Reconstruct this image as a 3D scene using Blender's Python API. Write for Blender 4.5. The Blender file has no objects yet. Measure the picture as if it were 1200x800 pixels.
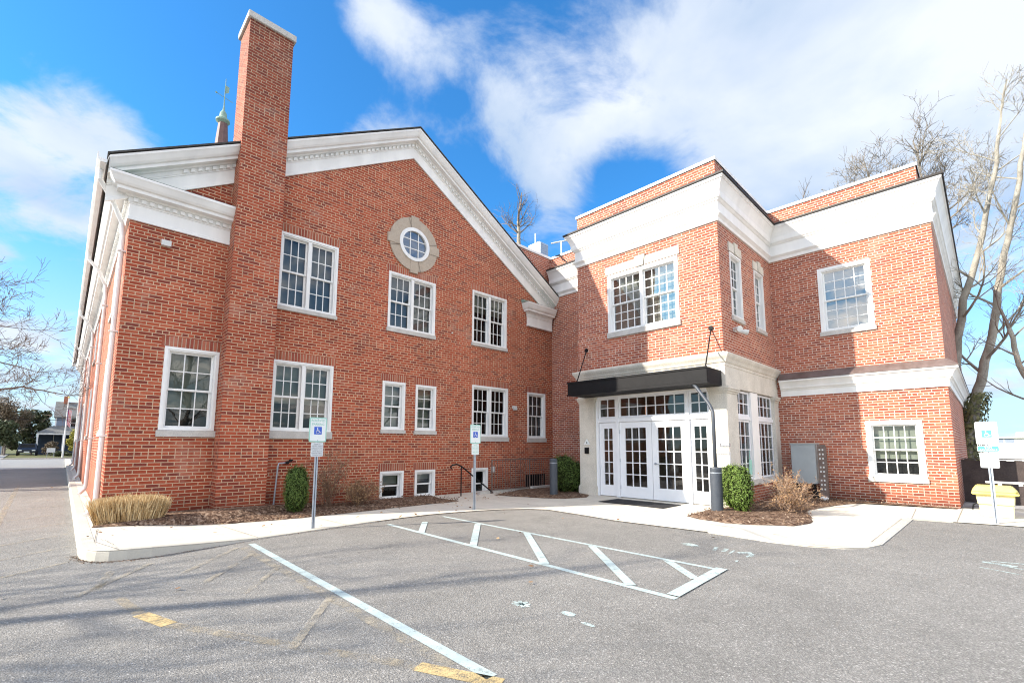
import bpy, bmesh, math, random
from math import radians, sin, cos, pi, sqrt, atan2
from mathutils import Vector, Matrix
random.seed(7)
S = bpy.context.scene
C = S.collection

# ------------------------------------------------------------------ camera
H = 1.45
YAW, PIT, ROLL = radians(45.8727), radians(6.5168), radians(0.1385)
F = Vector((cos(YAW)*cos(PIT), sin(YAW)*cos(PIT), sin(PIT)))
R0 = Vector((sin(YAW), -cos(YAW), 0)); U0 = R0.cross(F)
RR = R0*cos(ROLL)+U0*sin(ROLL); UU = -R0*sin(ROLL)+U0*cos(ROLL)
cd = bpy.data.cameras.new('camera'); cam = bpy.data.objects.new('camera', cd); C.objects.link(cam)
cam.matrix_world = Matrix(((RR.x, UU.x, -F.x, 0), (RR.y, UU.y, -F.y, 0), (RR.z, UU.z, -F.z, H), (0, 0, 0, 1)))
cd.sensor_fit = 'HORIZONTAL'; cd.sensor_width = 36; cd.lens = 539.38/1200*36
cd.shift_y = 60.32/1200; cd.clip_start = .05; cd.clip_end = 3000
S.camera = cam
S.cycles.filter_width = 1.1
S.render.resolution_x = 1024; S.render.resolution_y = 682

# ------------------------------------------------------------------ sun, sky, exposure
SUN_EL = math.atan(.63/sqrt(1+.505**2))
sund = Vector((1, -.505, -.63)).normalized()           # direction the light travels
sl = bpy.data.lights.new('sun', 'SUN'); sun = bpy.data.objects.new('sun', sl); C.objects.link(sun)
sl.energy = 2.05; sl.angle = radians(.53); sl.color = (1, .91, .79)
sun.rotation_euler = sund.to_track_quat('-Z', 'Y').to_euler()
S.view_settings.view_transform = 'Standard'; S.view_settings.look = 'None'
S.view_settings.exposure = 2.22; S.view_settings.gamma = 1; S.view_settings.use_curve_mapping = False

W = bpy.data.worlds.new("World"); S.world = W; W.use_nodes = True
nt = W.node_tree; nt.nodes.clear(); N = nt.nodes; LK = nt.links
def nd(tree, typ, **kw):
    n = tree.nodes.new(typ)
    for k, v in kw.items(): setattr(n, k, v)
    return n
def mth(tree, op, a, b=None, c=None, clamp=False):
    n = tree.nodes.new('ShaderNodeMath'); n.operation = op; n.use_clamp = clamp
    for i, v in enumerate((a, b, c)):
        if v is None: continue
        if isinstance(v, (int, float)): n.inputs[i].default_value = v
        else: tree.links.new(v, n.inputs[i])
    return n.outputs[0]
def ramp(tree, fac, stops, interp='LINEAR'):
    n = tree.nodes.new('ShaderNodeValToRGB'); n.color_ramp.interpolation = interp
    el = n.color_ramp.elements
    while len(el) < len(stops): el.new(.5)
    for e, (p, c) in zip(el, stops):
        e.position = p; e.color = (c, c, c, 1) if isinstance(c, (int, float)) else (*c, 1)
    tree.links.new(fac, n.inputs[0]); return n.outputs[0]
def mixc(tree, fac, a, b, bt='MIX'):
    n = tree.nodes.new('ShaderNodeMix'); n.data_type = 'RGBA'; n.blend_type = bt
    for s, v in ((0, fac), (6, a), (7, b)):
        if isinstance(v, (int, float)): n.inputs[s].default_value = v
        elif isinstance(v, tuple): n.inputs[s].default_value = (*v[:3], 1)
        else: tree.links.new(v, n.inputs[s])
    return n.outputs[2]
def noise(tree, vec, scale, detail=4, rough=.55, dist=0, out=0):
    n = tree.nodes.new('ShaderNodeTexNoise'); n.inputs['Scale'].default_value = scale
    n.inputs['Detail'].default_value = detail; n.inputs['Roughness'].default_value = rough
    n.inputs['Distortion'].default_value = dist
    if vec is not None: tree.links.new(vec, n.inputs['Vector'])
    return n.outputs[out]

sky = nd(nt, 'ShaderNodeTexSky', sky_type='NISHITA', sun_disc=False, sun_elevation=SUN_EL)
# the sun stands towards (-1, .505): Nishita azimuth is measured clockwise from +Y
sky.sun_rotation = atan2(-1, .505); sky.air_density = 1.0; sky.dust_density = .6; sky.ozone_density = 2.0
tc = nd(nt, 'ShaderNodeTexCoord'); dirv = tc.outputs['Generated']
sep = nd(nt, 'ShaderNodeSeparateXYZ'); LK.new(dirv, sep.inputs[0])
def px_dir(x, y):
    return (F*539.38+RR*(x-600)-UU*(y-460.32)).normalized()
def dome(v):      # projection of a direction to a cloud layer plane
    z = max(v.z, 0)+.25
    return v.x/z, v.y/z
zz = mth(nt, 'ADD', mth(nt, 'MAXIMUM', sep.outputs[2], 0), .25)
cu = mth(nt, 'DIVIDE', sep.outputs[0], zz); cv = mth(nt, 'DIVIDE', sep.outputs[1], zz)
comb = nd(nt, 'ShaderNodeCombineXYZ'); LK.new(cu, comb.inputs[0]); LK.new(cv, comb.inputs[1])
P = comb.outputs[0]
n1 = noise(nt, P, 2.9, 12, .62, .35); n2 = noise(nt, P, .9, 4, .55, .2)
def blob(px, py, rad, wgt):
    u, v = dome(px_dir(px, py))
    d = nd(nt, 'ShaderNodeVectorMath', operation='DISTANCE'); LK.new(P, d.inputs[0]); d.inputs[1].default_value = (u, v, 0)
    mr = nd(nt, 'ShaderNodeMapRange', interpolation_type='SMOOTHSTEP'); LK.new(d.outputs['Value'], mr.inputs[0])
    mr.inputs[1].default_value = 0; mr.inputs[2].default_value = rad; mr.inputs[3].default_value = wgt; mr.inputs[4].default_value = 0
    return mr.outputs[0]
acc = None
for b in [(790, 40, .32, .19), (900, 90, .45, .28), (1060, 60, .60, .34), (900, 190, .38, .22), (1060, 200, .5, .22), (640, 10, .18, .08), (1200, 200, .7, .2),
          (600, 140, .16, .36), (685, 165, .13, .30), (650, 215, .17, .34), (600, 190, .12, .2), (560, 60, .16, .18), (470, 30, .18, .42), (430, 5, .12, .2), (440, 160, .14, .26), (40, 200, .36, .34), (130, 150, .18, .24), (20, 300, .3, .2), (50, 390, .25, .14),
          (380, -60, .4, -.22), (240, 90, .34, -.22), (380, 120, .25, -.12), (540, 120, .08, -.14), (735, 215, .10, -.20), (1180, 420, .8, .12), (40, 470, .8, .14), (30, 400, .18, .22), (20, 440, .35, .24), (1170, 450, .5, .14)]:
    o = blob(*b); acc = o if acc is None else mth(nt, 'ADD', acc, o)
# unseen cloud added behind the photographer, thicker, brighter and warmer as fill light
bk = nd(nt, 'ShaderNodeVectorMath', operation='DOT_PRODUCT'); LK.new(dirv, bk.inputs[0]); bk.inputs[1].default_value = Vector((-.62, -.78, .25)).normalized()
back = nd(nt, 'ShaderNodeMapRange', interpolation_type='SMOOTHSTEP'); LK.new(bk.outputs['Value'], back.inputs[0]); back.inputs[1].default_value = -.1; back.inputs[2].default_value = .6
cov = mth(nt, 'ADD', mth(nt, 'ADD', mth(nt, 'ADD', mth(nt, 'MULTIPLY', mth(nt, 'SUBTRACT', n1, .11), 1.28), mth(nt, 'MULTIPLY', n2, .45)), acc), mth(nt, 'MULTIPLY', back.outputs[0], .14))
mask = nd(nt, 'ShaderNodeMapRange', interpolation_type='SMOOTHSTEP'); LK.new(cov, mask.inputs[0])
mask.inputs[1].default_value = .74; mask.inputs[2].default_value = 1.08
shade = noise(nt, P, 1.5, 6, .55, .3)
cc = ramp(nt, shade, [(.38, (1.02, 1.28, 1.66)), (.64, (1.85, 1.93, 2.05))])
gain = mth(nt, 'ADD', 1, mth(nt, 'MULTIPLY', back.outputs[0], 3.0))
ccw = mixc(nt, back.outputs[0], cc, (2.25, 2.0, 1.72))
sc_ = nd(nt, 'ShaderNodeVectorMath', operation='SCALE'); LK.new(ccw, sc_.inputs[0]); LK.new(gain, sc_.inputs['Scale'])
clear = mixc(nt, 1.0, sky.outputs[0], (.13, .39, .57), 'MULTIPLY')
hz_ = nd(nt, 'ShaderNodeMapRange', interpolation_type='SMOOTHSTEP'); LK.new(sep.outputs[2], hz_.inputs[0]); hz_.inputs[1].default_value = 0; hz_.inputs[2].default_value = .42; hz_.inputs[3].default_value = .85; hz_.inputs[4].default_value = 0
clear = mixc(nt, hz_.outputs[0], clear, (1.38, 1.68, 1.86))
skyc = mixc(nt, mth(nt, 'MULTIPLY', mask.outputs[0], .92), clear, sc_.outputs[0])
bg = nd(nt, 'ShaderNodeBackground'); LK.new(skyc, bg.inputs[0]); bg.inputs[1].default_value = .12
wo = nd(nt, 'ShaderNodeOutputWorld'); LK.new(bg.outputs[0], wo.inputs[0])

# ------------------------------------------------------------------ helpers
def tag(o, label=None, cat=None, group=None, kind=None):
    for k, v in (('label', label), ('category', cat), ('group', group), ('kind', kind)):
        if v: o[k] = v
    return o
OFF = {}
def thing(name, loc, label, cat, group=None):
    o = bpy.data.objects.new(name, None); C.objects.link(o); o.location = loc; OFF[o] = Vector(loc)
    o.empty_display_size = .2
    return tag(o, label, cat, group)
class MB:
    def __init__(s): s.v = []; s.f = []
    def quad(s, *p):
        n = len(s.v); s.v += [tuple(q) for q in p]; s.f.append(tuple(range(n, n+len(p))))
    def box(s, x0, x1, y0, y1, z0, z1):
        n = len(s.v)
        s.v += [(x0, y0, z0), (x1, y0, z0), (x1, y1, z0), (x0, y1, z0), (x0, y0, z1), (x1, y0, z1), (x1, y1, z1), (x0, y1, z1)]
        s.f += [tuple(n+i for i in q) for q in ((3, 2, 1, 0), (4, 5, 6, 7), (0, 1, 5, 4), (1, 2, 6, 5), (2, 3, 7, 6), (3, 0, 4, 7))]
    def pbox(s, fr, u0, u1, o0, o1, z0, z1):      # box on a wall frame: u along, o outwards
        a = fr(u0, o0, z0); b = fr(u1, o1, z1)
        s.box(min(a[0], b[0]), max(a[0], b[0]), min(a[1], b[1]), max(a[1], b[1]), min(z0, z1), max(z0, z1))
    def tube(s, pts, r, n=8, caps=True):
        pts = [Vector(p) for p in pts]; rs = r if isinstance(r, (list, tuple)) else [r]*len(pts)
        base = len(s.v); up = None
        for i, p in enumerate(pts):
            d = (pts[min(i+1, len(pts)-1)]-pts[max(i-1, 0)]).normalized()
            a = d.cross(Vector((0, 0, 1)) if abs(d.z) < .95 else Vector((1, 0, 0))).normalized()
            if up is not None:
                a2 = up - d*up.dot(d)
                if a2.length > 1e-4: a = a2.normalized()
            up = a; b = d.cross(a)
            for k in range(n):
                t = 2*pi*k/n; s.v.append(tuple(p+(a*cos(t)+b*sin(t))*rs[i]))
        for i in range(len(pts)-1):
            for k in range(n):
                q = base+i*n; s.f.append((q+k, q+(k+1) % n, q+n+(k+1) % n, q+n+k))
        if caps:
            s.f.append(tuple(base+k for k in range(n))[::-1]); s.f.append(tuple(base+(len(pts)-1)*n+k for k in range(n)))
    def poly_prism(s, pts, z0, z1):
        n = len(pts); b = len(s.v)
        s.v += [(x, y, z0) for x, y in pts]+[(x, y, z1) for x, y in pts]
        s.f.append(tuple(range(b, b+n))[::-1]); s.f.append(tuple(range(b+n, b+2*n)))
        for i in range(n): s.f.append((b+i, b+(i+1) % n, b+n+(i+1) % n, b+n+i))
    def lathe(s, cx, cy, prof, n=24):
        b = len(s.v)
        for r, z in prof:
            for k in range(n): s.v.append((cx+r*cos(2*pi*k/n), cy+r*sin(2*pi*k/n), z))
        for i in range(len(prof)-1):
            for k in range(n): q = b+i*n; s.f.append((q+k, q+(k+1) % n, q+n+(k+1) % n, q+n+k))
        s.f.append(tuple(b+k for k in range(n))[::-1]); q = b+(len(prof)-1)*n; s.f.append(tuple(q+k for k in range(n)))
    def build(s, name, mat, parent=None, smooth=False, recalc=True, bevel=0):
        me = bpy.data.meshes.new(name)
        off = OFF[root_of(parent)] if parent else Vector((0, 0, 0))
        me.from_pydata([(a-off.x, b-off.y, c-off.z) for a, b, c in s.v], [], s.f)
        if recalc or bevel:
            bm = bmesh.new(); bm.from_mesh(me)
            bmesh.ops.recalc_face_normals(bm, faces=bm.faces)
            if bevel:
                es = [e for e in bm.edges if len(e.link_faces) == 2 and e.calc_face_angle(0) > .6]
                bmesh.ops.bevel(bm, geom=es, offset=bevel, segments=2, affect='EDGES', clamp_overlap=True)
            bm.to_mesh(me); bm.free()
        if smooth:
            for p in me.polygons: p.use_smooth = True
        me.materials.append(mat)
        o = bpy.data.objects.new(name, me); C.objects.link(o)
        if parent: o.parent = parent
        return o
def root_of(o):
    while o.parent: o = o.parent
    return o
def fy(P): return lambda u, o, z: (u, P-o, z)      # wall facing -y
def fx(P): return lambda u, o, z: (P-o, u, z)      # wall facing -x

def sweep(mb, path, prof, side=1):
    """horizontal moulding: plan path (x, y), profile (out, z); outward = right of travel * side; mitred"""
    n = len(path); offs = []
    for i in range(n):
        ds = []
        if i > 0: ds.append((Vector(path[i])-Vector(path[i-1])).normalized())
        if i < n-1: ds.append((Vector(path[i+1])-Vector(path[i])).normalized())
        ns = [Vector((d.y, -d.x))*side for d in ds]
        m = ns[0] if len(ns) == 1 else (ns[0]+ns[1])/(1+ns[0].dot(ns[1]))
        offs.append(m)
    b = len(mb.v); k = len(prof)
    for p, m in zip(path, offs):
        for o, z in prof: mb.v.append((p[0]+m.x*o, p[1]+m.y*o, z))
    for i in range(n-1):
        for j in range(k-1):
            q = b+i*k+j; mb.f.append((q, q+1, q+k+1, q+k))
    mb.f.append(tuple(b+j for j in range(k))); mb.f.append(tuple(b+(n-1)*k+j for j in range(k)))

def wall_cells(mb, fr, u0, u1, z0, z1, holes, depth=.28):
    us = sorted({u0, u1, *[h[0] for h in holes], *[h[1] for h in holes]}); zs = sorted({z0, z1, *[h[2] for h in holes], *[h[3] for h in holes]})
    for i in range(len(us)-1):
        for j in range(len(zs)-1):
            cu_, cz_ = (us[i]+us[i+1])/2, (zs[j]+zs[j+1])/2
            if any(h[0] < cu_ < h[1] and h[2] < cz_ < h[3] for h in holes): continue
            mb.quad(fr(us[i], 0, zs[j]), fr(us[i+1], 0, zs[j]), fr(us[i+1], 0, zs[j+1]), fr(us[i], 0, zs[j+1]))
    for a, b, c, d in holes:
        for p, q in (((a, c), (b, c)), ((b, c), (b, d)), ((b, d), (a, d)), ((a, d), (a, c))):
            mb.quad(fr(p[0], 0, p[1]), fr(q[0], 0, q[1]), fr(q[0], -depth, q[1]), fr(p[0], -depth, p[1]))

# ------------------------------------------------------------------ materials
def new_mat(name, rough=.7, spec=.3, color=None, metal=0):
    m = bpy.data.materials.new(name); m.use_nodes = True; t = m.node_tree
    p = t.nodes['Principled BSDF']; p.inputs['Roughness'].default_value = rough; p.inputs['Specular IOR Level'].default_value = spec
    p.inputs['Metallic'].default_value = metal
    if color: p.inputs['Base Color'].default_value = (*color, 1)
    return m, t, p
def wpos(t):
    return t.nodes.new('ShaderNodeNewGeometry').outputs['Position']
def bump(t, p, h, strength=.3, dist=.01):
    b = t.nodes.new('ShaderNodeBump'); b.inputs['Strength'].default_value = strength; b.inputs['Distance'].default_value = dist
    t.links.new(h, b.inputs['Height']); t.links.new(b.outputs[0], p.inputs['Normal'])
def mottled(name, c1, c2, scale=4, rough=.7, spec=.3, fine=0, bmp=.0, metal=0, bdist=.004, stains=None, smin=.8):
    m, t, p = new_mat(name, rough, spec, None, metal)
    n = noise(t, wpos(t), scale, 6, .62)
    c = ramp(t, n, [(.3, c1), (.7, c2)])
    if fine:
        n2 = noise(t, wpos(t), fine, 3, .7); c = mixc(t, 1, c, ramp(t, n2, [(.3, .82), (.7, 1.15)]), 'MULTIPLY')
    if stains:
        mp = t.nodes.new('ShaderNodeMapping'); mp.inputs['Scale'].default_value = (1, 1, .12); t.links.new(wpos(t), mp.inputs[0])
        n3 = noise(t, mp.outputs[0], stains, 4, .6); c = mixc(t, 1, c, ramp(t, n3, [(.35, smin), (.62, 1)]), 'MULTIPLY')
    t.links.new(c, p.inputs['Base Color'])
    if bmp: bump(t, p, noise(t, wpos(t), fine or scale*8, 3, .6), bmp, bdist)
    return m

def brick_mat(name, palette, mortar, soldier=False, rowh=.0685, z0=.012, dark=1.0, soot=None):
    m, t, p = new_mat(name, .82, .2)
    g = t.nodes.new('ShaderNodeNewGeometry'); sp = t.nodes.new('ShaderNodeSeparateXYZ'); t.links.new(g.outputs['Position'], sp.inputs[0])
    sn = t.nodes.new('ShaderNodeSeparateXYZ'); t.links.new(g.outputs['True Normal'], sn.inputs[0])
    ax = mth(t, 'GREATER_THAN', mth(t, 'ABSOLUTE', sn.outputs[0]), .5)
    u = mth(t, 'ADD', mth(t, 'MULTIPLY', sp.outputs[0], mth(t, 'SUBTRACT', 1, ax)), mth(t, 'MULTIPLY', sp.outputs[1], ax))
    u = mth(t, 'ADD', u, 50)
    # a little waviness in the courses
    wob = noise(t, g.outputs['Position'], 1.3, 2, .5)
    v = mth(t, 'ADD', mth(t, 'ADD', sp.outputs[2], 10.275-z0), mth(t, 'MULTIPLY', mth(t, 'SUBTRACT', wob, .5), .008))
    if soldier:
        row = mth(t, 'MULTIPLY', u, 0); L = rowh; fu = mth(t, 'DIVIDE', u, L)
        brk = mth(t, 'FLOOR', fu); du = mth(t, 'MULTIPLY', mth(t, 'SUBTRACT', fu, brk), L); edge = mth(t, 'MINIMUM', du, mth(t, 'SUBTRACT', L, du))
    else:
        fv = mth(t, 'DIVIDE', v, rowh); row = mth(t, 'FLOOR', fv); dv = mth(t, 'MULTIPLY', mth(t, 'SUBTRACT', fv, row), rowh)
        hd = mth(t, 'LESS_THAN', mth(t, 'MODULO', row, 7), .5)
        L = mth(t, 'SUBTRACT', .212, mth(t, 'MULTIPLY', hd, .106))
        off = mth(t, 'MULTIPLY', mth(t, 'MODULO', row, 2), .5)
        fu = mth(t, 'ADD', mth(t, 'DIVIDE', u, L), off); brk = mth(t, 'FLOOR', fu)
        du = mth(t, 'MULTIPLY', mth(t, 'SUBTRACT', fu, brk), L)
        edge = mth(t, 'MINIMUM', mth(t, 'MINIMUM', du, mth(t, 'SUBTRACT', L, du)), mth(t, 'MINIMUM', dv, mth(t, 'SUBTRACT', rowh, dv)))
    jit = noise(t, g.outputs['Position'], 38, 2, .6)
    edge = mth(t, 'ADD', edge, mth(t, 'MULTIPLY', mth(t, 'SUBTRACT', jit, .5), .005))
    mr = t.nodes.new('ShaderNodeMapRange'); mr.interpolation_type = 'SMOOTHSTEP'; t.links.new(edge, mr.inputs[0]); mr.inputs[1].default_value = .0056; mr.inputs[2].default_value = .0092
    isb = mr.outputs[0]
    cb = t.nodes.new('ShaderNodeCombineXYZ'); t.links.new(brk, cb.inputs[0]); t.links.new(row, cb.inputs[1]); t.links.new(ax, cb.inputs[2])
    wn = t.nodes.new('ShaderNodeTexWhiteNoise'); wn.noise_dimensions = '3D'; t.links.new(cb.outputs[0], wn.inputs[0])
    n = len(palette)
    bc = ramp(t, wn.outputs[0], [(i/n, c) for i, c in enumerate(palette)], 'CONSTANT')
    lo = noise(t, g.outputs['Position'], .55, 5, .6); bc = mixc(t, 1, bc, ramp(t, lo, [(.3, .80*dark), (.72, 1.14*dark)]), 'MULTIPLY')
    sur = noise(t, g.outputs['Position'], 60, 3, .7); bc = mixc(t, 1, bc, ramp(t, sur, [(.3, .82), (.7, 1.15)]), 'MULTIPLY')
    mo = mixc(t, 1, mortar, ramp(t, noise(t, g.outputs['Position'], 1.7, 5, .65), [(.3, .78), (.7, 1.1)]), 'MULTIPLY')
    if soot:     # grime of the flue, heavier towards the top
        so = t.nodes.new('ShaderNodeMapRange'); t.links.new(sp.outputs[2], so.inputs[0]); so.inputs[1].default_value = soot[0]; so.inputs[2].default_value = soot[1]
        sf = mth(t, 'MULTIPLY', so.outputs[0], ramp(t, noise(t, g.outputs['Position'], 2.2, 5, .7), [(.3, .45), (.65, .95)]))
        bc = mixc(t, sf, bc, (.075, .040, .034)); mo = mixc(t, mth(t, 'MULTIPLY', sf, .6), mo, (.17, .12, .09))
    # damp and grime near the ground, efflorescence patches
    gd = t.nodes.new('ShaderNodeMapRange'); t.links.new(mth(t, 'ADD', sp.outputs[2], mth(t, 'MULTIPLY', lo, -.9)), gd.inputs[0]); gd.inputs[1].default_value = -.35; gd.inputs[2].default_value = .15; gd.inputs[3].default_value = .62; gd.inputs[4].default_value = 1
    bc = mixc(t, 1, bc, gd.outputs[0], 'MULTIPLY'); mo = mixc(t, 1, mo, gd.outputs[0], 'MULTIPLY')
    ef = ramp(t, noise(t, g.outputs['Position'], .9, 6, .7), [(.56, 0), (.76, .42)])
    col = mixc(t, isb, mo, bc); col = mixc(t, ef, col, (.50, .38, .30))
    t.links.new(col, p.inputs['Base Color'])
    bump(t, p, mth(t, 'ADD', isb, mth(t, 'MULTIPLY', sur, .35)), .55, .006)
    return m

RED = [(.37, .075, .036), (.34, .068, .033), (.40, .090, .044), (.30, .060, .031), (.38, .080, .040), (.42, .108, .056), (.25, .053, .032), (.36, .074, .037), (.33, .065, .032), (.21, .048, .033)]
M = {}
M['brick'] = brick_mat('red common bond brick', RED, (.56, .385, .255))
M['soldier'] = brick_mat('red soldier brick', [(.36, .11, .065), (.32, .09, .05), (.40, .13, .08), (.28, .07, .045)], (.46, .34, .25), soldier=True)
M['brick2'] = brick_mat('pale mortar brick', [(.40, .112, .062), (.36, .096, .053), (.44, .140, .080), (.31, .080, .046), (.41, .120, .066), (.27, .074, .048)], (.64, .52, .42), z0=.04)
M['chimney'] = brick_mat('sooty chimney brick', RED, (.53, .36, .24), dark=1.0, soot=(6.8, 13.0))
M['white'] = mottled('white painted wood', (.76, .76, .74), (.84, .84, .82), 2, .5, .35, stains=3, smin=.92)
M['cream'] = mottled('off white painted trim', (.78, .77, .74), (.85, .84, .81), 1.5, .55, .3, stains=2.4, smin=.90)
M['stone'] = mottled('limestone', (.60, .56, .48), (.70, .66, .58), 3, .8, .2, 40, .1, stains=2, smin=.88)
M['sill'] = mottled('grey cast sill', (.44, .42, .39), (.58, .56, .52), 5, .85, .2, 60, .15)
M['tan'] = mottled('tan cast stone', (.40, .33, .26), (.47, .40, .32), 4, .85, .2, 50, .15)
M['copper'] = mottled('weathered copper', (.20, .32, .27), (.30, .40, .33), 8, .7, .3, 30)
M['flash'] = mottled('dark flashing metal', (.10, .07, .06), (.17, .13, .12), 4, .45, .5, 0, 0)
M['drip'] = mottled('dark drip edge', (.022, .018, .017), (.040, .033, .030), 4, .55, .3)
M['black'] = mottled('black painted metal', (.006, .006, .007), (.011, .011, .012), 6, .6, .2)
M['slate'] = mottled('dark blue grey plastic', (.045, .055, .07), (.065, .075, .09), 6, .45, .4)
M['galv'] = mottled('galvanised steel', (.36, .40, .45), (.48, .52, .57), 14, .45, .5, 60, 0, .5)
M['metalbox'] = mottled('grey enclosure paint', (.30, .33, .34), (.36, .39, .40), 3, .5, .4)
M['rack'] = mottled('brown rusty rack', (.12, .085, .07), (.20, .15, .13), 12, .7, .3)
M['plate_white'] = mottled('sign sheeting white', (.72, .76, .74), (.80, .82, .80), 8, .4, .4)
M['plate_grey'] = mottled('worn sign sheeting', (.50, .53, .55), (.68, .70, .71), 30, .45, .4)
M['green_ink'] = mottled('sign green ink', (.10, .42, .33), (.18, .52, .42), 12, .5, .3)
M['mint'] = mottled('faded green border', (.26, .55, .45), (.34, .62, .52), 12, .5, .3)
M['blue_ink'] = mottled('sign blue ink', (.03, .10, .50), (.05, .13, .58), 12, .4, .4)
M['blue_pale'] = mottled('sign light blue ink', (.08, .28, .72), (.10, .33, .78), 12, .4, .4)
M['dark_ink'] = mottled('sign dark ink', (.06, .06, .08), (.12, .12, .13), 12, .5, .3)
M['white_ink'] = mottled('sign white ink', (.78, .79, .80), (.82, .83, .84), 12, .5, .3)
M['yellow'] = mottled('yellow plastic', (.72, .58, .14), (.78, .66, .20), 5, .5, .4)
M['pale_yellow'] = mottled('pale yellow plastic', (.74, .68, .36), (.80, .74, .44), 5, .5, .4)
M['door'] = mottled('white door paint', (.76, .77, .79), (.82, .83, .85), 3, .35, .45)
M['rubber'] = mottled('black rubber mat', (.02, .02, .022), (.04, .04, .042), 60, .9, .2, 200, .4)
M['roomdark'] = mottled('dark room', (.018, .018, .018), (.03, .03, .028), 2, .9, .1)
M['shade_g'] = mottled('grey green blind', (.32, .33, .29), (.42, .43, .37), 1.2, .9, .1)
M['shade_l'] = mottled('pale blind', (.42, .43, .40), (.52, .53, .50), 1.2, .9, .1)
M['shade_b'] = mottled('blue grey blind', (.24, .27, .30), (.34, .37, .40), 1.2, .9, .1)
M['lobby'] = mottled('lobby wall', (.22, .17, .12), (.30, .23, .17), 1.5, .8, .2)
M['plastic_grey'] = mottled('grey plastic fitting', (.55, .55, .53), (.66, .66, .63), 8, .5, .4)

def glass_mat(name, tint=(.55, .6, .6), base=.10, wav=.012, sc=1.6):
    m = bpy.data.materials.new(name); m.use_nodes = True; t = m.node_tree; t.nodes.clear()
    fr = t.nodes.new('ShaderNodeFresnel'); fr.inputs[0].default_value = 1.55
    fac = mth(t, 'MINIMUM', mth(t, 'ADD', mth(t, 'MULTIPLY', fr.outputs[0], 1.05), base), 1)
    tr = t.nodes.new('ShaderNodeBsdfTransparent'); tr.inputs[0].default_value = (*tint, 1)
    gl = t.nodes.new('ShaderNodeBsdfGlossy'); gl.inputs['Roughness'].default_value = .012; gl.inputs[0].default_value = (.93, .96, 1, 1)
    b = t.nodes.new('ShaderNodeBump'); b.inputs['Strength'].default_value = 1; b.inputs['Distance'].default_value = wav
    t.links.new(noise(t, wpos(t), sc, 2, .4), b.inputs['Height']); t.links.new(b.outputs[0], gl.inputs['Normal'])
    mx = t.nodes.new('ShaderNodeMixShader'); t.links.new(fac, mx.inputs[0]); t.links.new(tr.outputs[0], mx.inputs[1]); t.links.new(gl.outputs[0], mx.inputs[2])
    o = t.nodes.new('ShaderNodeOutputMaterial'); t.links.new(mx.outputs[0], o.inputs[0]); return m
M['glass'] = glass_mat('window glass', (.62,.66,.64), .0, .003); M['glass2'] = glass_mat('upper window glass', (.6, .62, .62), .10, .002)

def asphalt_mat():
    m, t, p = new_mat('aged asphalt', .9, .2)
    w = wpos(t)
    vo = t.nodes.new('ShaderNodeTexVoronoi'); vo.inputs['Scale'].default_value = 82; t.links.new(w, vo.inputs['Vector'])
    cs = t.nodes.new('ShaderNodeSeparateColor'); t.links.new(vo.outputs['Color'], cs.inputs[0])
    agg = ramp(t, cs.outputs[0], [(0, (.215, .206, .188)), (.45, (.250, .240, .219)), (.75, (.280, .268, .244)), (.93, (.325, .312, .285)), (1, (.44, .42, .385))])
    pits = ramp(t, vo.outputs['Distance'], [(.25, 1.06), (.75, .76)])
    c = mixc(t, 1, agg, pits, 'MULTIPLY')
    c = mixc(t, 1, c, ramp(t, noise(t, w, .22, 5, .6), [(.3, .86), (.7, 1.14)]), 'MULTIPLY')
    c = mixc(t, 1, c, ramp(t, noise(t, w, 2.3, 6, .7), [(.3, .90), (.7, 1.08)]), 'MULTIPLY')
    c = mixc(t, 1, c, ramp(t, noise(t, w, 210, 2, .8), [(.2, .80), (.8, 1.20)]), 'MULTIPLY')
    # oil drips and old damp stains
    vs = t.nodes.new('ShaderNodeTexVoronoi'); vs.inputs['Scale'].default_value = .55; t.links.new(w, vs.inputs['Vector'])
    sp_n = mth(t, 'ADD', vs.outputs['Distance'], mth(t, 'MULTIPLY', noise(t, w, 7, 5, .7), .16))
    c = mixc(t, 1, c, ramp(t, sp_n, [(.10, .88), (.16, 1)]), 'MULTIPLY')
    c = mixc(t, 1, c, ramp(t, noise(t, w, .9, 8, .72, .4), [(.36, .94), (.46, 1), (.60, 1), (.72, 1.04)]), 'MULTIPLY')
    # hairline cracks
    vc = t.nodes.new('ShaderNodeTexVoronoi'); vc.feature = 'DISTANCE_TO_EDGE'; vc.inputs['Scale'].default_value = .42
    nn = noise(t, w, 1.6, 5, .6, 0, 1); ad = t.nodes.new('ShaderNodeVectorMath'); ad.operation = 'MULTIPLY_ADD'
    t.links.new(nn, ad.inputs[0]); ad.inputs[1].default_value = (.9, .9, .9); t.links.new(w, ad.inputs[2]); t.links.new(ad.outputs[0], vc.inputs['Vector'])
    cr = ramp(t, vc.outputs['Distance'], [(.0, .72), (.006, 1)]); brk = ramp(t, noise(t, w, .5, 3), [(.5, 0), (.6, 1)])
    c = mixc(t, brk, c, mixc(t, 1, c, cr, 'MULTIPLY'))
    t.links.new(c, p.inputs['Base Color'])
    bump(t, p, mth(t, 'ADD', vo.outputs['Distance'], noise(t, w, 150, 2, .7)), .8, .006)
    return m
M['asphalt'] = asphalt_mat()
def concrete_mat(name, c1, c2):
    m, t, p = new_mat(name, .85, .2); w = wpos(t)
    c = ramp(t, noise(t, w, 1.3, 6, .65), [(.3, c1), (.7, c2)])
    c = mixc(t, 1, c, ramp(t, noise(t, w, 90, 3, .7), [(.3, .90), (.7, 1.08)]), 'MULTIPLY')
    c = mixc(t, 1, c, ramp(t, noise(t, w, 4, 6, .75), [(.28, .84), (.45, 1)]), 'MULTIPLY')
    t.links.new(c, p.inputs['Base Color']); bump(t, p, noise(t, w, 120, 3, .6), .2, .003); return m
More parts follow.
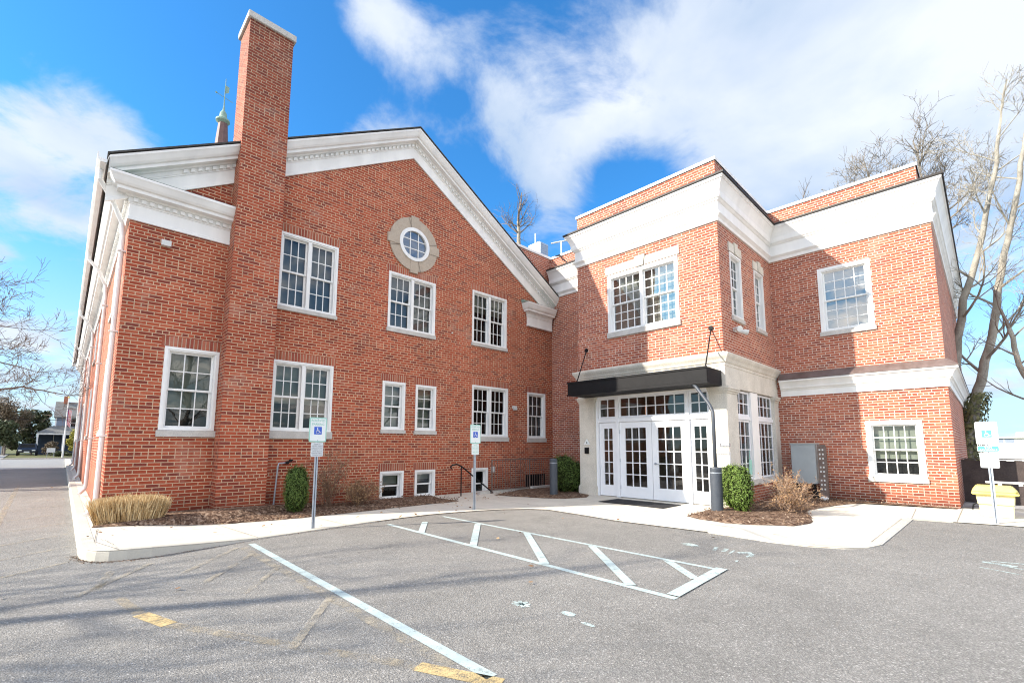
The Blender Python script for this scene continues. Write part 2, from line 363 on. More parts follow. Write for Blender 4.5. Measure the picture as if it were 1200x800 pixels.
M['concrete'] = concrete_mat('walk concrete', (.55, .51, .43), (.66, .62, .53))
M['kerb'] = concrete_mat('kerb concrete', (.44, .42, .36), (.54, .51, .44))
M['joint'] = mottled('joint', (.16, .14, .12), (.24, .21, .18), 20, .95, .1)
def mulch_mat():
    m, t, p = new_mat('bark mulch', .95, .1); w = wpos(t)
    vo = t.nodes.new('ShaderNodeTexVoronoi'); vo.inputs['Scale'].default_value = 34; vo.inputs['Randomness'].default_value = 1
    mp = t.nodes.new('ShaderNodeMapping'); mp.inputs['Scale'].default_value = (1, .45, 1); t.links.new(w, mp.inputs[0]); t.links.new(mp.outputs[0], vo.inputs['Vector'])
    cs = t.nodes.new('ShaderNodeSeparateColor'); t.links.new(vo.outputs['Color'], cs.inputs[0])
    c = ramp(t, cs.outputs[0], [(0, (.06, .035, .025)), (.4, (.12, .075, .05)), (.8, (.22, .145, .10)), (1, (.34, .25, .18))])
    t.links.new(c, p.inputs['Base Color']); bump(t, p, cs.outputs[1], 1, .02); return m
M['mulch'] = mulch_mat()
def paint_mat(name, col, wear=.5, sc=9):
    m = bpy.data.materials.new(name); m.use_nodes = True; t = m.node_tree; p = t.nodes['Principled BSDF']
    p.inputs['Roughness'].default_value = .8; w = wpos(t)
    c = mixc(t, 1, (*col,), ramp(t, noise(t, w, 5, 5, .7), [(.3, .85), (.7, 1.08)]), 'MULTIPLY'); t.links.new(c, p.inputs['Base Color'])
    n = mth(t, 'ADD', mth(t, 'MULTIPLY', noise(t, w, sc, 6, .75), .55), mth(t, 'MULTIPLY', noise(t, w, 120, 3, .8), .45))
    a = ramp(t, n, [(wear-.07, 1), (wear+.07, 0)]); t.links.new(a, p.inputs['Alpha'])
    return m
M['paint'] = paint_mat('pale green road paint', (.44, .52, .50), .60)
M['paint_worn'] = paint_mat('worn pale road paint', (.50, .60, .57), .52)
M['paint_cream'] = paint_mat('ghost cream paint', (.44, .39, .30), .47, 5)
M['paint_yellow'] = paint_mat('yellow road paint', (.56, .42, .20), .54, 6)
M['paint_yghost'] = paint_mat('ghost yellow paint', (.42, .36, .26), .475, 4)
M['dry'] = mottled('dry grass', (.42, .30, .14), (.62, .48, .26), 6, .9, .1)
M['twig'] = mottled('brown twig', (.16, .10, .07), (.26, .17, .12), 9, .9, .1)
M['twig_l'] = mottled('pale twig', (.30, .20, .14), (.42, .30, .22), 9, .9, .1)
M['bark'] = mottled('grey bark', (.22, .20, .165), (.40, .37, .31), 3, .9, .1, 30, .6, 0, .02)
M['bark_m'] = mottled('mid grey bark', (.16, .14, .115), (.27, .24, .20), 3, .9, .1)
M['bark_d'] = mottled('brown grey bark', (.15, .125, .105), (.26, .22, .19), 3, .9, .1)
def leaf_mat(name, c1, c2):
    m, t, p = new_mat(name, .6, .3)
    g = t.nodes.new('ShaderNodeNewGeometry')
    c = ramp(t, g.outputs['Random Per Island'], [(0, c1), (1, c2)]); t.links.new(c, p.inputs['Base Color'])
    p.inputs['Transmission Weight'].default_value = 0
    return m
M['leaf'] = leaf_mat('boxwood leaf', (.035, .07, .012), (.11, .17, .035))
M['leaf_y'] = leaf_mat('yew leaf bright', (.06, .11, .015), (.17, .25, .05))
M['leaf_dead'] = leaf_mat('fallen leaf', (.16, .07, .03), (.45, .30, .16))
M['leaf_ever'] = leaf_mat('evergreen leaf', (.035, .05, .02), (.10, .11, .05))
M['leaf_brown'] = leaf_mat('winter brush', (.10, .075, .045), (.20, .15, .10))
M['leaf_gold'] = leaf_mat('golden conifer', (.16, .17, .02), (.42, .36, .06))
M['leaf_ivy'] = leaf_mat('ivy leaf', (.05, .06, .02), (.20, .19, .08))
M['grass'] = mottled('winter lawn', (.10, .11, .045), (.17, .16, .08), 1.5, .95, .1, 20)
M['roof'] = mottled('asphalt shingle', (.05, .048, .045), (.10, .095, .09), 10, .9, .1, 40, .3)
M['roof_g'] = mottled('grey shingle roof', (.15, .15, .14), (.21, .21, .20), 2, .9, .1, 10)
M['siding_blue'] = mottled('blue grey siding', (.20, .24, .31), (.25, .29, .36), 2, .7, .2)
M['siding_grey'] = mottled('pale grey siding', (.48, .50, .55), (.56, .58, .62), 2, .7, .2)
M['porch'] = mottled('dark blue porch wall', (.035, .05, .085), (.05, .07, .11), 2, .7, .2)
M['shutter'] = mottled('maroon shutter', (.16, .02, .03), (.2, .03, .04), 4, .6, .3)
M['flag_red'] = mottled('flag red', (.55, .04, .05), (.6, .05, .06), 4, .8, .2)
M['flag_white'] = mottled('flag white', (.75, .75, .75), (.8, .8, .8), 4, .8, .2)
M['flag_blue'] = mottled('flag blue', (.03, .04, .2), (.04, .05, .25), 4, .8, .2)
M['car_dark'] = mottled('dark car paint', (.02, .025, .035), (.03, .035, .05), 2, .2, .6)
M['car_light'] = mottled('silver car paint', (.45, .46, .48), (.5, .51, .53), 2, .25, .6)
M['tyre'] = mottled('tyre rubber', (.015, .015, .015), (.03, .03, .03), 8, .9, .2)
M['fence'] = mottled('dark stained boards', (.045, .036, .035), (.085, .068, .062), 3, .85, .2, 30, .3)
M['spire'] = mottled('purple brown copper', (.13, .07, .065), (.20, .12, .11), 2, .6, .3)
M['farwhite'] = mottled('white render', (.68, .68, .66), (.76, .76, .74), .3, .8, .2)
M['gravel'] = mottled('grey gravel yard', (.30, .30, .30), (.40, .39, .38), 3, .9, .2, 30)

# ================================================================== GROUND
def struct(name, mb, mat, label=None, kind='structure'):
    o = mb.build(name, mat, None); o['kind'] = kind
    if label: o['label'] = label
    return o
mb = MB(); mb.quad((-900, -900, -.012), (900, -900, -.012), (900, 900, -.012), (-900, 900, -.012)); struct('ground', mb, M['grass'])
mb = MB(); mb.quad((-60, -40, 0), (16.0, -40, 0), (16.0, 40.5, 0), (-60, 40.5, 0)); mb.quad((16.0, -40, 0), (34, -40, 0), (34, .2, 0), (16.0, .2, 0)); struct('parking_lot', mb, M['asphalt'])

def hs(x):       # height of the walk surface above the asphalt: kerb on the left falling to flush
    a = min(max((x-.6)/1.9, 0), 1); a = a*a*(3-2*a); return .13*(1-a)+.014*a
# front edge line of walk, left to right
front = [(.27, 60.), (.27, 9.2), (.27, 8.45), (.285, 8.22), (.33, 8.03), (.41, 7.89), (.53, 7.79), (.70, 7.735), (.95, 7.72), (1.5, 7.82), (2.26, 8.0), (3.0, 8.1), (3.7, 8.19), (4.4, 8.27), (5.0, 8.3), (5.6, 8.31), (6.2, 8.2), (6.8, 8.03), (7.33, 7.82), (7.8, 7.45), (8.02, 7.1),
         (7.95, 6.2), (7.82, 5.15), (7.88, 4.2), (7.93, 3.42), (7.88, 2.9), (7.83, 2.4), (7.9, 1.95), (8.1, 1.55), (8.4, 1.33), (8.8, 1.22), (10.5, 1.2), (12.3, 1.18), (12.42, .6), (12.62, -.32), (12.9, -1.6), (13.2, -6), (13.3, -20)]
back = [(.6, 60.), (.6, 12.), (.6, 11.45), (.65, 11.44), (.7, 11.42), (.75, 11.4), (.9, 11.4), (1.2, 11.4), (1.5, 11.4), (2.0, 11.4), (2.5, 11.4), (3.2, 11.4), (3.9, 11.4), (4.6, 11.4), (5.2, 11.4), (5.8, 11.4), (6.6, 11.4), (7.5, 11.4), (8.6, 11.4), (10.5, 11.4), (13.2, 11.4),
        (13.2, 10.), (13.2, 8.), (13.2, 6.5), (13.2, 5.), (13.3, 4.), (13.6, 3.6), (14, 3.4), (14.4, 3.2), (15., 3.), (15.3, 2.6), (15.35, 2.2), (15.35, 1.2), (15.35, .55), (15.4, -.32), (15.6, -1.6), (15.6, -6), (15.6, -20)]
mb = MB()
for i in range(len(front)-1):
    a, b, c, d = front[i], front[i+1], back[i+1], back[i]
    za, zb, zc, zd = [hs(p[0]) for p in (a, b, c, d)]
    if i < 8: zc = zd = .13
    steps = 4
    for k in range(steps):
        t0, t1 = k/steps, (k+1)/steps
        q = []
        for (p0, p1, zz0, zz1, tt) in ((a, d, za, zd, t0), (b, c, zb, zc, t0), (b, c, zb, zc, t1), (a, d, za, zd, t1)):
            x = p0[0]+(p1[0]-p0[0])*tt; y = p0[1]+(p1[1]-p0[1])*tt; q.append((x, y, hs(x) if i >= 2 else .13))
        mb.quad(*q)
struct('sidewalk', mb, M['concrete'])
# kerb: solid stone along the front edge from the far street round the corner until it dies into the lot
kp = front[:13]
mb = MB(); prof = [(0.16, .0), (0.16, 1), (.02, 1), (.0, .86), (-.012, -.05)]
for i in range(len(kp)):
    pass
def kerb(mb, path, w=.15):
    n = len(path); b = len(mb.v)
    for i, p in enumerate(path):
        ds = []
        if i > 0: ds.append((Vector(path[i])-Vector(path[i-1])).normalized())
        if i < n-1: ds.append((Vector(path[i+1])-Vector(path[i])).normalized())
        ns = [Vector((d.y, -d.x)) for d in ds]; m = ns[0] if len(ns) == 1 else (ns[0]+ns[1])/(1+ns[0].dot(ns[1]))
        h = hs(p[0])+.004 if i > 1 else .134
        for o, z in ((-w, h), (-.02, h), (0, h-.018), (.014, -.05)):
            mb.v.append((p[0]+m.x*o, p[1]+m.y*o, max(z, -.05)))
    for i in range(n-1):
        for j in range(3): q = b+i*4+j; mb.f.append((q, q+1, q+5, q+4))
kerb(mb, [p for p in front[:14]]); struct('kerb', mb, M['kerb'])
# darker kerb line round the right-hand peninsula
mb = MB(); kerb(mb, front[24:34], .14); struct('kerb_right', mb, M['kerb'])
# joints in the walk
mb = MB()
def strip(mb, a, b, w, z):
    a = Vector(a); b = Vector(b); d = (b-a).normalized(); n = Vector((-d.y, d.x))*w/2
    za = z(a.x) if callable(z) else z; zb = z(b.x) if callable(z) else z
    mb.quad((a.x+n.x, a.y+n.y, za), (b.x+n.x, b.y+n.y, zb), (b.x-n.x, b.y-n.y, zb), (a.x-n.x, a.y-n.y, za))
hz = lambda x: hs(x)+.009
for a, b in (((2.1, 9.75), (2.3, 8.05)), ((3.75, 9.55), (3.8, 8.2)), ((5.3, 9.6), (5.4, 8.32)), ((6.9, 9.6), (7.0, 7.97)), ((.5, 9.9), (.42, 8.6)), ((.42, 8.6), (.62, 7.75)), ((8.6, 11.2), (8.2, 7.2)), ((8.2, 7.2), (11.1, 7.2)), ((7.83, 5.4), (11.2, 5.4)),
             ((7.93, 3.5), (9.3, 3.4)), ((8.3, 8.9), (9.6, 8.9)), ((9.9, 5.4), (9.9, 7.2)), ((14.3, 1.3), (12.3, 1.2)), ((12.45, .55), (15.2, .55)), ((8.9, 1.35), (8.5, 2.6)), ((12.2, 1.34), (8.9, 1.36)), ((8.5, 2.6), (8.05, 1.9))):
    strip(mb, a, b, .008, hz)
struct('walk_joints', mb, M['joint'])

def mulch(name, pts, z=.05, label=None):
    mb = MB(); cx = sum(p[0] for p in pts)/len(pts); cy = sum(p[1] for p in pts)/len(pts)
    # fan with rings so it mounds a little
    rings = [(1, 0), (.93, .03), (.6, .05), (0, .055)]
    prev = None
    for s_, dz in rings:
        cur = [(cx+(x-cx)*s_+random.uniform(-.015, .015), cy+(y-cy)*s_+random.uniform(-.015, .015), hs(x)+.006+dz*(z/.055)) for x, y in pts]
        if prev:
            for i in range(len(pts)): mb.quad(prev[i], prev[(i+1) % len(pts)], cur[(i+1) % len(pts)], cur[i])
        prev = cur
    return struct(name, mb, M['mulch'], label)
def dense(pts, step=.25, jit=.02):
    out = []
    for i in range(len(pts)):
        a, b = Vector(pts[i]), Vector(pts[(i+1) % len(pts)]); n = max(1, int((b-a).length/step))
        for k in range(n):
            p = a.lerp(b, k/n); out.append((p.x+random.uniform(-jit, jit), p.y+random.uniform(-jit, jit)))
    return out
bedA = [(.45, 10.1), (1.45, 9.86), (2.73, 9.74), (3.82, 9.6), (5.2, 9.66), (6.4, 9.68), (7.5, 9.68), (7.6, 9.9), (7.5, 10.6), (7.7, 11.28), (.62, 11.28)]
bedB = [(9.15, 10.2), (9.3, 9.58), (9.5, 9.1), (9.62, 8.6), (9.95, 8.15), (10.6, 7.98), (11.1, 8.2), (11.25, 8.8), (12.9, 8.9), (12.95, 11.2), (11.0, 11.2), (10.4, 10.6)]
bedR = [(9.35, 4.45), (9.15, 4.1), (9.05, 3.6), (9.2, 3.2), (9.6, 2.55), (10.2, 2.35), (11.0, 2.45), (12.1, 2.6), (13.4, 2.8), (14.6, 2.85), (14.9, .75), (15.15, .6), (15.15, 4.25), (12, 4.25), (11.2, 4.35), (10.6, 4.5)]
bedR = [(9.35, 4.45), (9.15, 4.1), (9.05, 3.6), (9.2, 3.2), (9.6, 2.6), (10.2, 2.42), (11.0, 2.6), (12.0, 2.95), (13.0, 2.85), (14.2, 2.6), (14.85, 2.2), (14.95, .62), (15.19, .6), (15.19, 4.25), (12, 4.25), (11.2, 4.35), (10.6, 4.5)]
mulch('mulch_bed', dense(bedA), .06); mulch('mulch_bed', dense(bedB), .05)
# right bed: split so it stays convex enough
mulch('mulch_bed', dense(bedR[:9]+[(13.2, 4.25)]+bedR[14:]), .07)
mulch('mulch_bed', dense([(13.0, 2.85), (14.2, 2.6), (14.85, 2.2), (14.95, .62), (15.19, .6), (15.19, 4.25), (13.2, 4.25)]), .02)

# painted markings
def mark(name, segs, mat, z=.004):
    mb = MB()
    for a, b, w in segs: strip(mb, a, b, w, z)
    return struct(name, mb, M[mat])
mark('painted_line', [((2.12, 7.7), (2.06, 2.3), .09)], 'paint')
mark('painted_line', [((4.44, 7.85), (4.33, 2.2), .09), ((5.74, 7.95), (5.68, 2.3), .075) ], 'paint')
mark('painted_line', [((4.38, 2.26), (5.74, 2.33), .13)], 'paint', .0115)
mark('painted_line', [((5.07, 7.6), (4.40, 6.7), .11), ((5.66, 6.74), (4.40, 5.34), .11), ((5.68, 5.5), (4.38, 3.92), .11), ((5.66, 4.16), (4.38, 2.72), .11), ((5.64, 2.97), (5.1, 2.36), .11)], 'paint', .008)
mark('painted_line_worn', [((1.96, 7.5), (1.96, 2.6), .10)], 'paint_cream')
mark('painted_line_worn', [((.52, 7.15), (.35, 6.3), .08), ((1.9, 7.55), (1.1, 6.5), .07), ((1.95, 7.0), (1.2, 5.9), .07), ((.9, 7.3), (.2, 6.2), .07), ((1.95, 4.5), (1.3, 3.6), .07), ((1.95, 6.0), (1.4, 5.2), .06)], 'paint_cream', .008)
mark('painted_line_worn', [((.18, y), (-.75, y-.75), .07) for y in (8.1, 9.3, 10.6, 12.1, 13.8, 15.6, 17.6, 20, 22.6)], 'paint_cream')
mark('painted_line_worn', [((-1.0, 24), (-.62, 7.4), .10)], 'paint_yghost')
mark('painted_line_worn', [((.60, 5.2), (.74, 4.75), .12), ((1.80, 2.75), (2.05, 2.2), .12)], 'paint_yellow')
mark('painted_line_worn', [((.50, 5.9), (.60, 5.2), .09), ((.74, 4.75), (1.80, 2.75), .10)], 'paint_yghost')

# ground wheelchair symbol remnants
def blobpoly(mb, cx, cy, rx, ry, z=.004, n=14, rot=0, a0=0, a1=2*pi, inner=0):
    pts = []
    for k in range(n+1):
        t = a0+(a1-a0)*k/n; r = random.uniform(.85, 1.12)
        pts.append((cx+cos(rot)*rx*r*cos(t)-sin(rot)*ry*r*sin(t), cy+sin(rot)*rx*r*cos(t)+cos(rot)*ry*r*sin(t)))
    if inner:
        ins = [(cx+(x-cx)*inner, cy+(y-cy)*inner) for x, y in pts]
        for k in range(n): mb.quad((*pts[k], z), (*pts[k+1], z), (*ins[k+1], z), (*ins[k], z))
    else: mb.quad(*[(x, y, z) for x, y in pts[:-1]])
mb = MB(); blobpoly(mb, 6.78, 3.2, .09, .13); blobpoly(mb, 6.7, 2.42, .20, .12, inner=.5, a0=-2.3, a1=1.3); strip(mb, (6.9, 2.86), (6.66, 2.80), .05, .004); strip(mb, (6.9, 2.72), (6.68, 2.68), .06, .004); strip(mb, (6.86, 2.6), (6.62, 2.58), .03, .004); strip(mb, (6.3, 2.36), (6.22, 2.34), .03, .004)
struct('painted_symbol', mb, M['paint_worn'])
mb = MB()
for k in range(4): strip(mb, (3.15-.07*cos(k*.8), 3.12-.1*sin(k*.8)), (3.15+.08*cos(k*.8), 3.12+.1*sin(k*.8)), .035, .004)
blobpoly(mb, 3.27, 2.66, .05, .07); blobpoly(mb, 3.2, 2.40, .025, .08, n=8); struct('painted_symbol', mb, M['paint_worn'])
mb = MB(); strip(mb, (8.5, .18), (8.45, -.12), .09, .004); strip(mb, (8.4, .02), (8.2, -.4), .05, .004); strip(mb, (8.1, .2), (7.95, -.15), .03, .004); strip(mb, (8.62, .1), (8.7, -.2), .04, .004); struct('painted_symbol', mb, M['paint_worn'])

# street on the far left, its far walk, drive
mb = MB(); mb.quad((-300, 40.6, .0), (.2, 40.6, .0), (.2, 41, .004), (-300, 41, .004)); struct('lot_edge', mb, M['concrete'])
M['road'] = mottled('pale street asphalt', (.24, .24, .235), (.30, .30, .29), 1.2, .9, .1, 25)
mb = MB(); mb.quad((-300, 41, .004), (300, 41, .004), (300, 66, .004), (-300, 66, .004)); struct('road', mb, M['road'])
mb = MB(); mb.box(-300, -8.6, 66, 66.3, 0, .13); mb.box(-4.1, 60, 66, 66.3, 0, .13); struct('kerb_far', mb, M['kerb'])
mb = MB(); mb.quad((-8.6, 66, .03), (-4.1, 66, .03), (-5.5, 100, .05), (-10.5, 100, .05)); struct('driveway', mb, M['road'])
mb = MB(); mb.quad((-300, 68, .02), (-8.9, 68, .02), (-8.9, 69.6, .02), (-300, 69.6, .02)); mb.quad((-3.9, 68, .02), (60, 68, .02), (60, 69.6, .02), (-3.9, 69.6, .02)); struct('pavement_far', mb, M['concrete'])
mb = MB(); mb.quad((15.6, .1, -.004), (34, .1, -.004), (34, 6, -.004), (15.6, 6, -.004)); mb.quad((16.2, -30, .006), (34, -30, .006), (34, .55, .006), (16.2, .55, .006)); struct('yard', mb, M['gravel'])

# ================================================================== WINDOWS
def window(parent, fr, u0, u1, z0, z1, units=1, cols=3, rows=2, sill=None, lintel='soldier', depth=.11, shade='shade_g', glass='glass', casing=.055, flip=False, frame_only=False, label=None, shade_frac=1.0, name='window', mull=.085):
    mb = MB()
    mb.pbox(fr, u0, u1, .02, -.02, z1-casing, z1); mb.pbox(fr, u0, u0+casing, .02, -.02, z0, z1-casing); mb.pbox(fr, u1-casing, u1, .02, -.02, z0, z1-casing)
    mb.pbox(fr, u0+casing, u1-casing, .02, -.02, z0, z0+.04)
    # jamb lining
    j = .028
    mb.pbox(fr, u0+casing-.02, u0+casing+j, .0, -depth-.08, z0+.02, z1-casing+.01); mb.pbox(fr, u1-casing-j, u1-casing+.02, .0, -depth-.08, z0+.02, z1-casing+.01)
    mb.pbox(fr, u0+casing+j, u1-casing-j, .0, -depth-.08, z1-casing-j, z1-casing+.015); mb.pbox(fr, u0+casing+j, u1-casing-j, .0, -depth-.08, z0+.02, z0+.05)
    a, b = u0+casing+j, u1-casing-j; zb, zt = z0+.05, z1-casing-j
    if units == 2: mb.pbox(fr, (a+b)/2-mull/2, (a+b)/2+mull/2, .0, -depth-.06, zb, zt)
    w = mb.build(name, M['white'], parent)
    if label: w['label'] = label
    spans = [(a, b)] if units == 1 else [(a, (a+b)/2-mull/2), ((a+b)/2+mull/2, b)]
    zm = (zb+zt)/2
    sm = MB(); gm = MB()
    for s0, s1 in spans:
        for (c0, c1, o) in ((zm-.018, zt, -depth+.035), (zb, zm+.018, -depth-.002)):
            st = .04
            sm.pbox(fr, s0, s0+st, o, o-.035, c0, c1); sm.pbox(fr, s1-st, s1, o, o-.035, c0, c1)
            sm.pbox(fr, s0+st, s1-st, o, o-.035, c0, c0+st); sm.pbox(fr, s0+st, s1-st, o, o-.035, c1-st, c1)
            for k in range(1, cols):
                x = s0+st+(s1-s0-2*st)*k/cols; sm.pbox(fr, x-.010, x+.010, o-.004, o-.03, c0+st, c1-st)
            for k in range(1, rows):
                z = c0+st+(c1-c0-2*st)*k/rows; sm.pbox(fr, s0+st, s1-st, o-.006, o-.028, z-.010, z+.010)
            tl = random.uniform(-.004, .004); t2 = random.uniform(-.003, .003)
            gm.quad(fr(s0+st, o-.018+tl, c0+st), fr(s1-st, o-.018+t2, c0+st), fr(s1-st, o-.018-tl, c1-st), fr(s0+st, o-.018-t2, c1-st))
    sm.build('sash', M['white'], w); gm.build('pane', M[glass], w, recalc=False)
    # what one sees behind the glass: a blind, below it the dark room
    bm_ = MB(); zc = zt-(zt-zb)*shade_frac
    if shade_frac > 0:
        bm_.pbox(fr, a, b, -depth-.125, -depth-.13, zc, zt); bm_.build('blind', M[shade], w)
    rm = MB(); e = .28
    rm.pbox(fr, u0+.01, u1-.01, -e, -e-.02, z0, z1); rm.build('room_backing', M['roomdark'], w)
    if sill:
        s = MB(); s.pbox(fr, u0-.03, u1+.03, .05, -.06, sill, z0-.004); s.build('sill', M['sill'], w, bevel=.006)
    if lintel == 'soldier':
        l = MB(); l.pbox(fr, u0-.06, u1+.06, .005, -.02, z1+.003, z1+.205); l.build('lintel', M['soldier'], w)
    return w

# ================================================================== GABLED BUILDING
G, XL, XR, YF = 11.3, .59, 13.085, 42.
CX = 6.825
hall = thing('gabled_brick_building', (CX, G, 0), 'long gabled red brick building with white dentil cornice and tall chimney', 'building')
gy = fy(G)
wins = [dict(u0=1.31, u1=2.25, z0=1.74, z1=3.41, sill=1.61, shade='shade_g', shade_frac=.75), dict(u0=3.30, u1=4.71, z0=4.70, z1=6.50, units=2, sill=4.60, shade='shade_b'),
        dict(u0=6.16, u1=7.72, z0=4.70, z1=6.30, units=2, sill=4.58, shade='shade_b'), dict(u0=9.16, u1=10.68, z0=4.75, z1=6.48, units=2, sill=4.64, shade='shade_g', shade_frac=.35),
        dict(u0=3.30, u1=4.72, z0=1.77, z1=3.41, units=2, sill=1.60, shade='shade_g', shade_frac=.6), dict(u0=6.08, u1=6.78, z0=1.87, z1=3.19, cols=2, sill=1.77, shade='shade_l'),
        dict(u0=7.12, u1=7.82, z0=1.87, z1=3.18, cols=2, sill=1.76, shade='shade_g'), dict(u0=9.19, u1=10.76, z0=1.73, z1=3.37, units=2, sill=1.58, shade='shade_g', shade_frac=0),
        dict(u0=11.72, u1=12.66, z0=1.71, z1=3.34, sill=1.57, shade='shade_b'),
        dict(u0=6.09, u1=6.80, z0=.0, z1=.76, cols=1, rows=1, shade='shade_l', shade_frac=.45), dict(u0=7.16, u1=7.84, z0=.0, z1=.76, cols=1, rows=1, shade='shade_g', shade_frac=.3),
        dict(u0=9.21, u1=9.88, z0=-.2, z1=.75, cols=1, rows=1, shade_frac=0)]
mb = MB()
holes = [(w['u0'], w['u1'], w['z0'], w['z1']) for w in wins]+[(11.70, 12.55, -.15, .42)]
wall_cells(mb, gy, XL, XR, -.3, 6.62, holes)
ridge = 10.55-.05
def zr(x): return 10.74-.593*abs(x-CX)          # top outer line of the rake moulding / roof underside
mb.quad((XL, G, 6.62), (XR, G, 6.62), (XR, G, zr(XR)-.03), (CX, G, zr(CX)-.03), (XL, G, zr(XL)-.03))
sidew = [(13.2+dy, 14.2+dy, z0, z1) for dy in (0, 4.2, 8.4, 12.6, 16.8, 21., 25.2) for z0, z1 in ((1.75, 3.4), (4.4, 5.7))]+[(11.95, 12.35, .15, .75)]
wall_cells(mb, fx(XL), G, YF, -.3, 6.8, sidew[:-1])
mb.quad((XR, G, -.3), (XR, YF, -.3), (XR, YF, 6.9), (XR, G, 6.9)); mb.quad((XL, YF, -.3), (XR, YF, -.3), (XR, YF, 6.8), (CX, YF, 10.4), (XL, YF, 6.8))
mb.build('wall', M['brick'], hall)
for w in wins: window(hall, gy, **w)
for s in sidew[:-1]: window(hall, fx(XL), s[0], s[1], s[2], s[3], sill=s[2]-.12)
mb = MB(); mb.box(XL-.012, XL, 11.95, 12.35, .15, .75); mb.build('crawl_hatch', M['rack'], hall)
# oculus
oc, oz = 6.93, 7.28
def ring(mb, cx, cz, r0, r1, o0, o1, n=48, fr=gy):
    for k in range(n):
        a, b = 2*pi*k/n, 2*pi*(k+1)/n
        p = [(cx+r*cos(t), o, cz+r*sin(t)) for t in (a, b) for r in (r0, r1) for o in (o0, o1)]
        P_ = [fr(*q) for q in p]   # a:r0o0 r0o1 r1o0 r1o1, b: ...
        mb.quad(P_[1], P_[3], P_[7], P_[5]); mb.quad(P_[2], P_[3], P_[7], P_[6]); mb.quad(P_[0], P_[1], P_[5], P_[4])
mb = MB(); ring(mb, oc, oz, .50, .80, -.02, .045)
for t in (0, pi/2, pi, 3*pi/2):    # keyed blocks
    w_ = .13; r0, r1 = .50, .86
    if t in (0, pi): mb.pbox(gy, oc+(r0 if t == 0 else -r1), oc+(r1 if t == 0 else -r0), .06, 0, oz-w_, oz+w_)
    else: mb.pbox(gy, oc-w_, oc+w_, .06, 0, oz+(r0 if t < 2 else -r1), oz+(r1 if t < 2 else -r0))
ow = mb.build('round_window', M['tan'], hall)
mb = MB()
for t in (pi*.04, pi*.54, pi*1.04, pi*1.54):
    a = t+.14; mb.tube([(oc+.5*cos(a), G-.062, oz+.5*sin(a)), (oc+.8*cos(a), G-.062, oz+.8*sin(a))], .006, 4)
mb.build('mortar_joint', M['joint'], ow)
mb = MB(); ring(mb, oc, oz, .40, .50, -.02, .075)
for k in (-.135, .135):
    h_ = sqrt(.40**2-k*k); mb.pbox(gy, oc+k-.012, oc+k+.012, .035, .012, oz-h_, oz+h_); mb.pbox(gy, oc-h_, oc+h_, .033, .014, oz+k-.012, oz+k+.012)
mb.build('round_frame', M['white'], ow)
mb = MB(); mb.quad(*[gy(oc+.41*cos(2*pi*k/40), .018, oz+.41*sin(2*pi*k/40)) for k in range(40)]); mb.build('pane', M['glass2'], ow, recalc=False)
mb = MB(); mb.quad(*[gy(oc+.41*cos(2*pi*k/40), .006, oz+.41*sin(2*pi*k/40)) for k in range(40)]); mb.build('blind', M['shade_b'], ow)

# cornice profile, shared by the level return, the eaves and the rake (out, z above frieze bottom)
CP = [(0, 0), (.045, 0), (.045, .06), (.03, .07), (.03, .31), (.045, .32), (.045, .345), (.055, .35), (.055, .425), (.09, .44), (.11, .47), (.235, .482), (.24, .54), (.28, .56), (.31, .60), (.35, .68), (.37, .71), (.37, .755), (0, .79)]
mb = MB(); sweep(mb, [(XL, YF), (XL, G), (2.9, G)], [(o, 5.80+z) for o, z in CP], 1)
# note: travelling -y then +x, outward is on the right-hand side negative
mbx = MB(); sweep(mbx, [(XL, YF), (XL, G), (2.9, G)], [(o, 5.80+z) for o, z in CP], 1)
xs = [v[0] for v in mbx.v]
if min(xs) > XL-.3: mbx = MB(); sweep(mbx, [(XL, YF), (XL, G), (2.9, G)], [(o, 5.80+z) for o, z in CP], -1)
mbx.build('eaves_cornice', M['cream'], hall)
mb = MB()
for i in range(18): x = XL+.02+i*.125; mb.pbox(gy, x, x+.07, .10, .053, 6.155, 6.222)
for i in range(60): y = G+.05+i*.125; mb.pbox(fx(XL), y, y+.07, .10, .053, 6.155, 6.222)
mb.build('dentil_course', M['cream'], hall)
# copper cover on the level return
mb = MB(); mb.quad((.22, G-.37, 6.563), (2.9, G-.37, 6.563), (2.9, G, 6.64), (.59, G, 6.64)); mb.build('return_flashing', M['copper'], hall)
# rakes
mb = MB(); k = len(CP)
for (xa, xb) in ((.20, CX), (CX, 13.42)):
    b = len(mb.v)
    for x in (xa, xb):
        for o, z in CP: mb.v.append((x, G-o, zr(x)-.80+z*1.035))
    for j in range(k-1): mb.f.append((b+j, b+j+1, b+k+j+1, b+k+j))
    mb.f.append(tuple(b+j for j in range(k))); mb.f.append(tuple(b+k+j for j in range(k)))
rk = mb.build('rake_cornice', M['cream'], hall)
mb = MB()
for i in range(-49, 49):
    x0 = CX+i*.125+.02; x1 = x0+.07; z = lambda x: zr(x)-.80
    if x0 < 1.3 or x1 > 12.9: continue
    n = len(mb.v)
    for o in (.10, .053):
        for (x, dz) in ((x0, .365), (x1, .365), (x1, .435), (x0, .435)): mb.v.append((x, G-o, z(x)+dz))
    mb.f += [tuple(n+q for q in f) for f in ((0, 1, 2, 3), (0, 1, 5, 4), (1, 2, 6, 5), (2, 3, 7, 6), (3, 0, 4, 7))]
mb.build('dentil_course', M['cream'], hall)
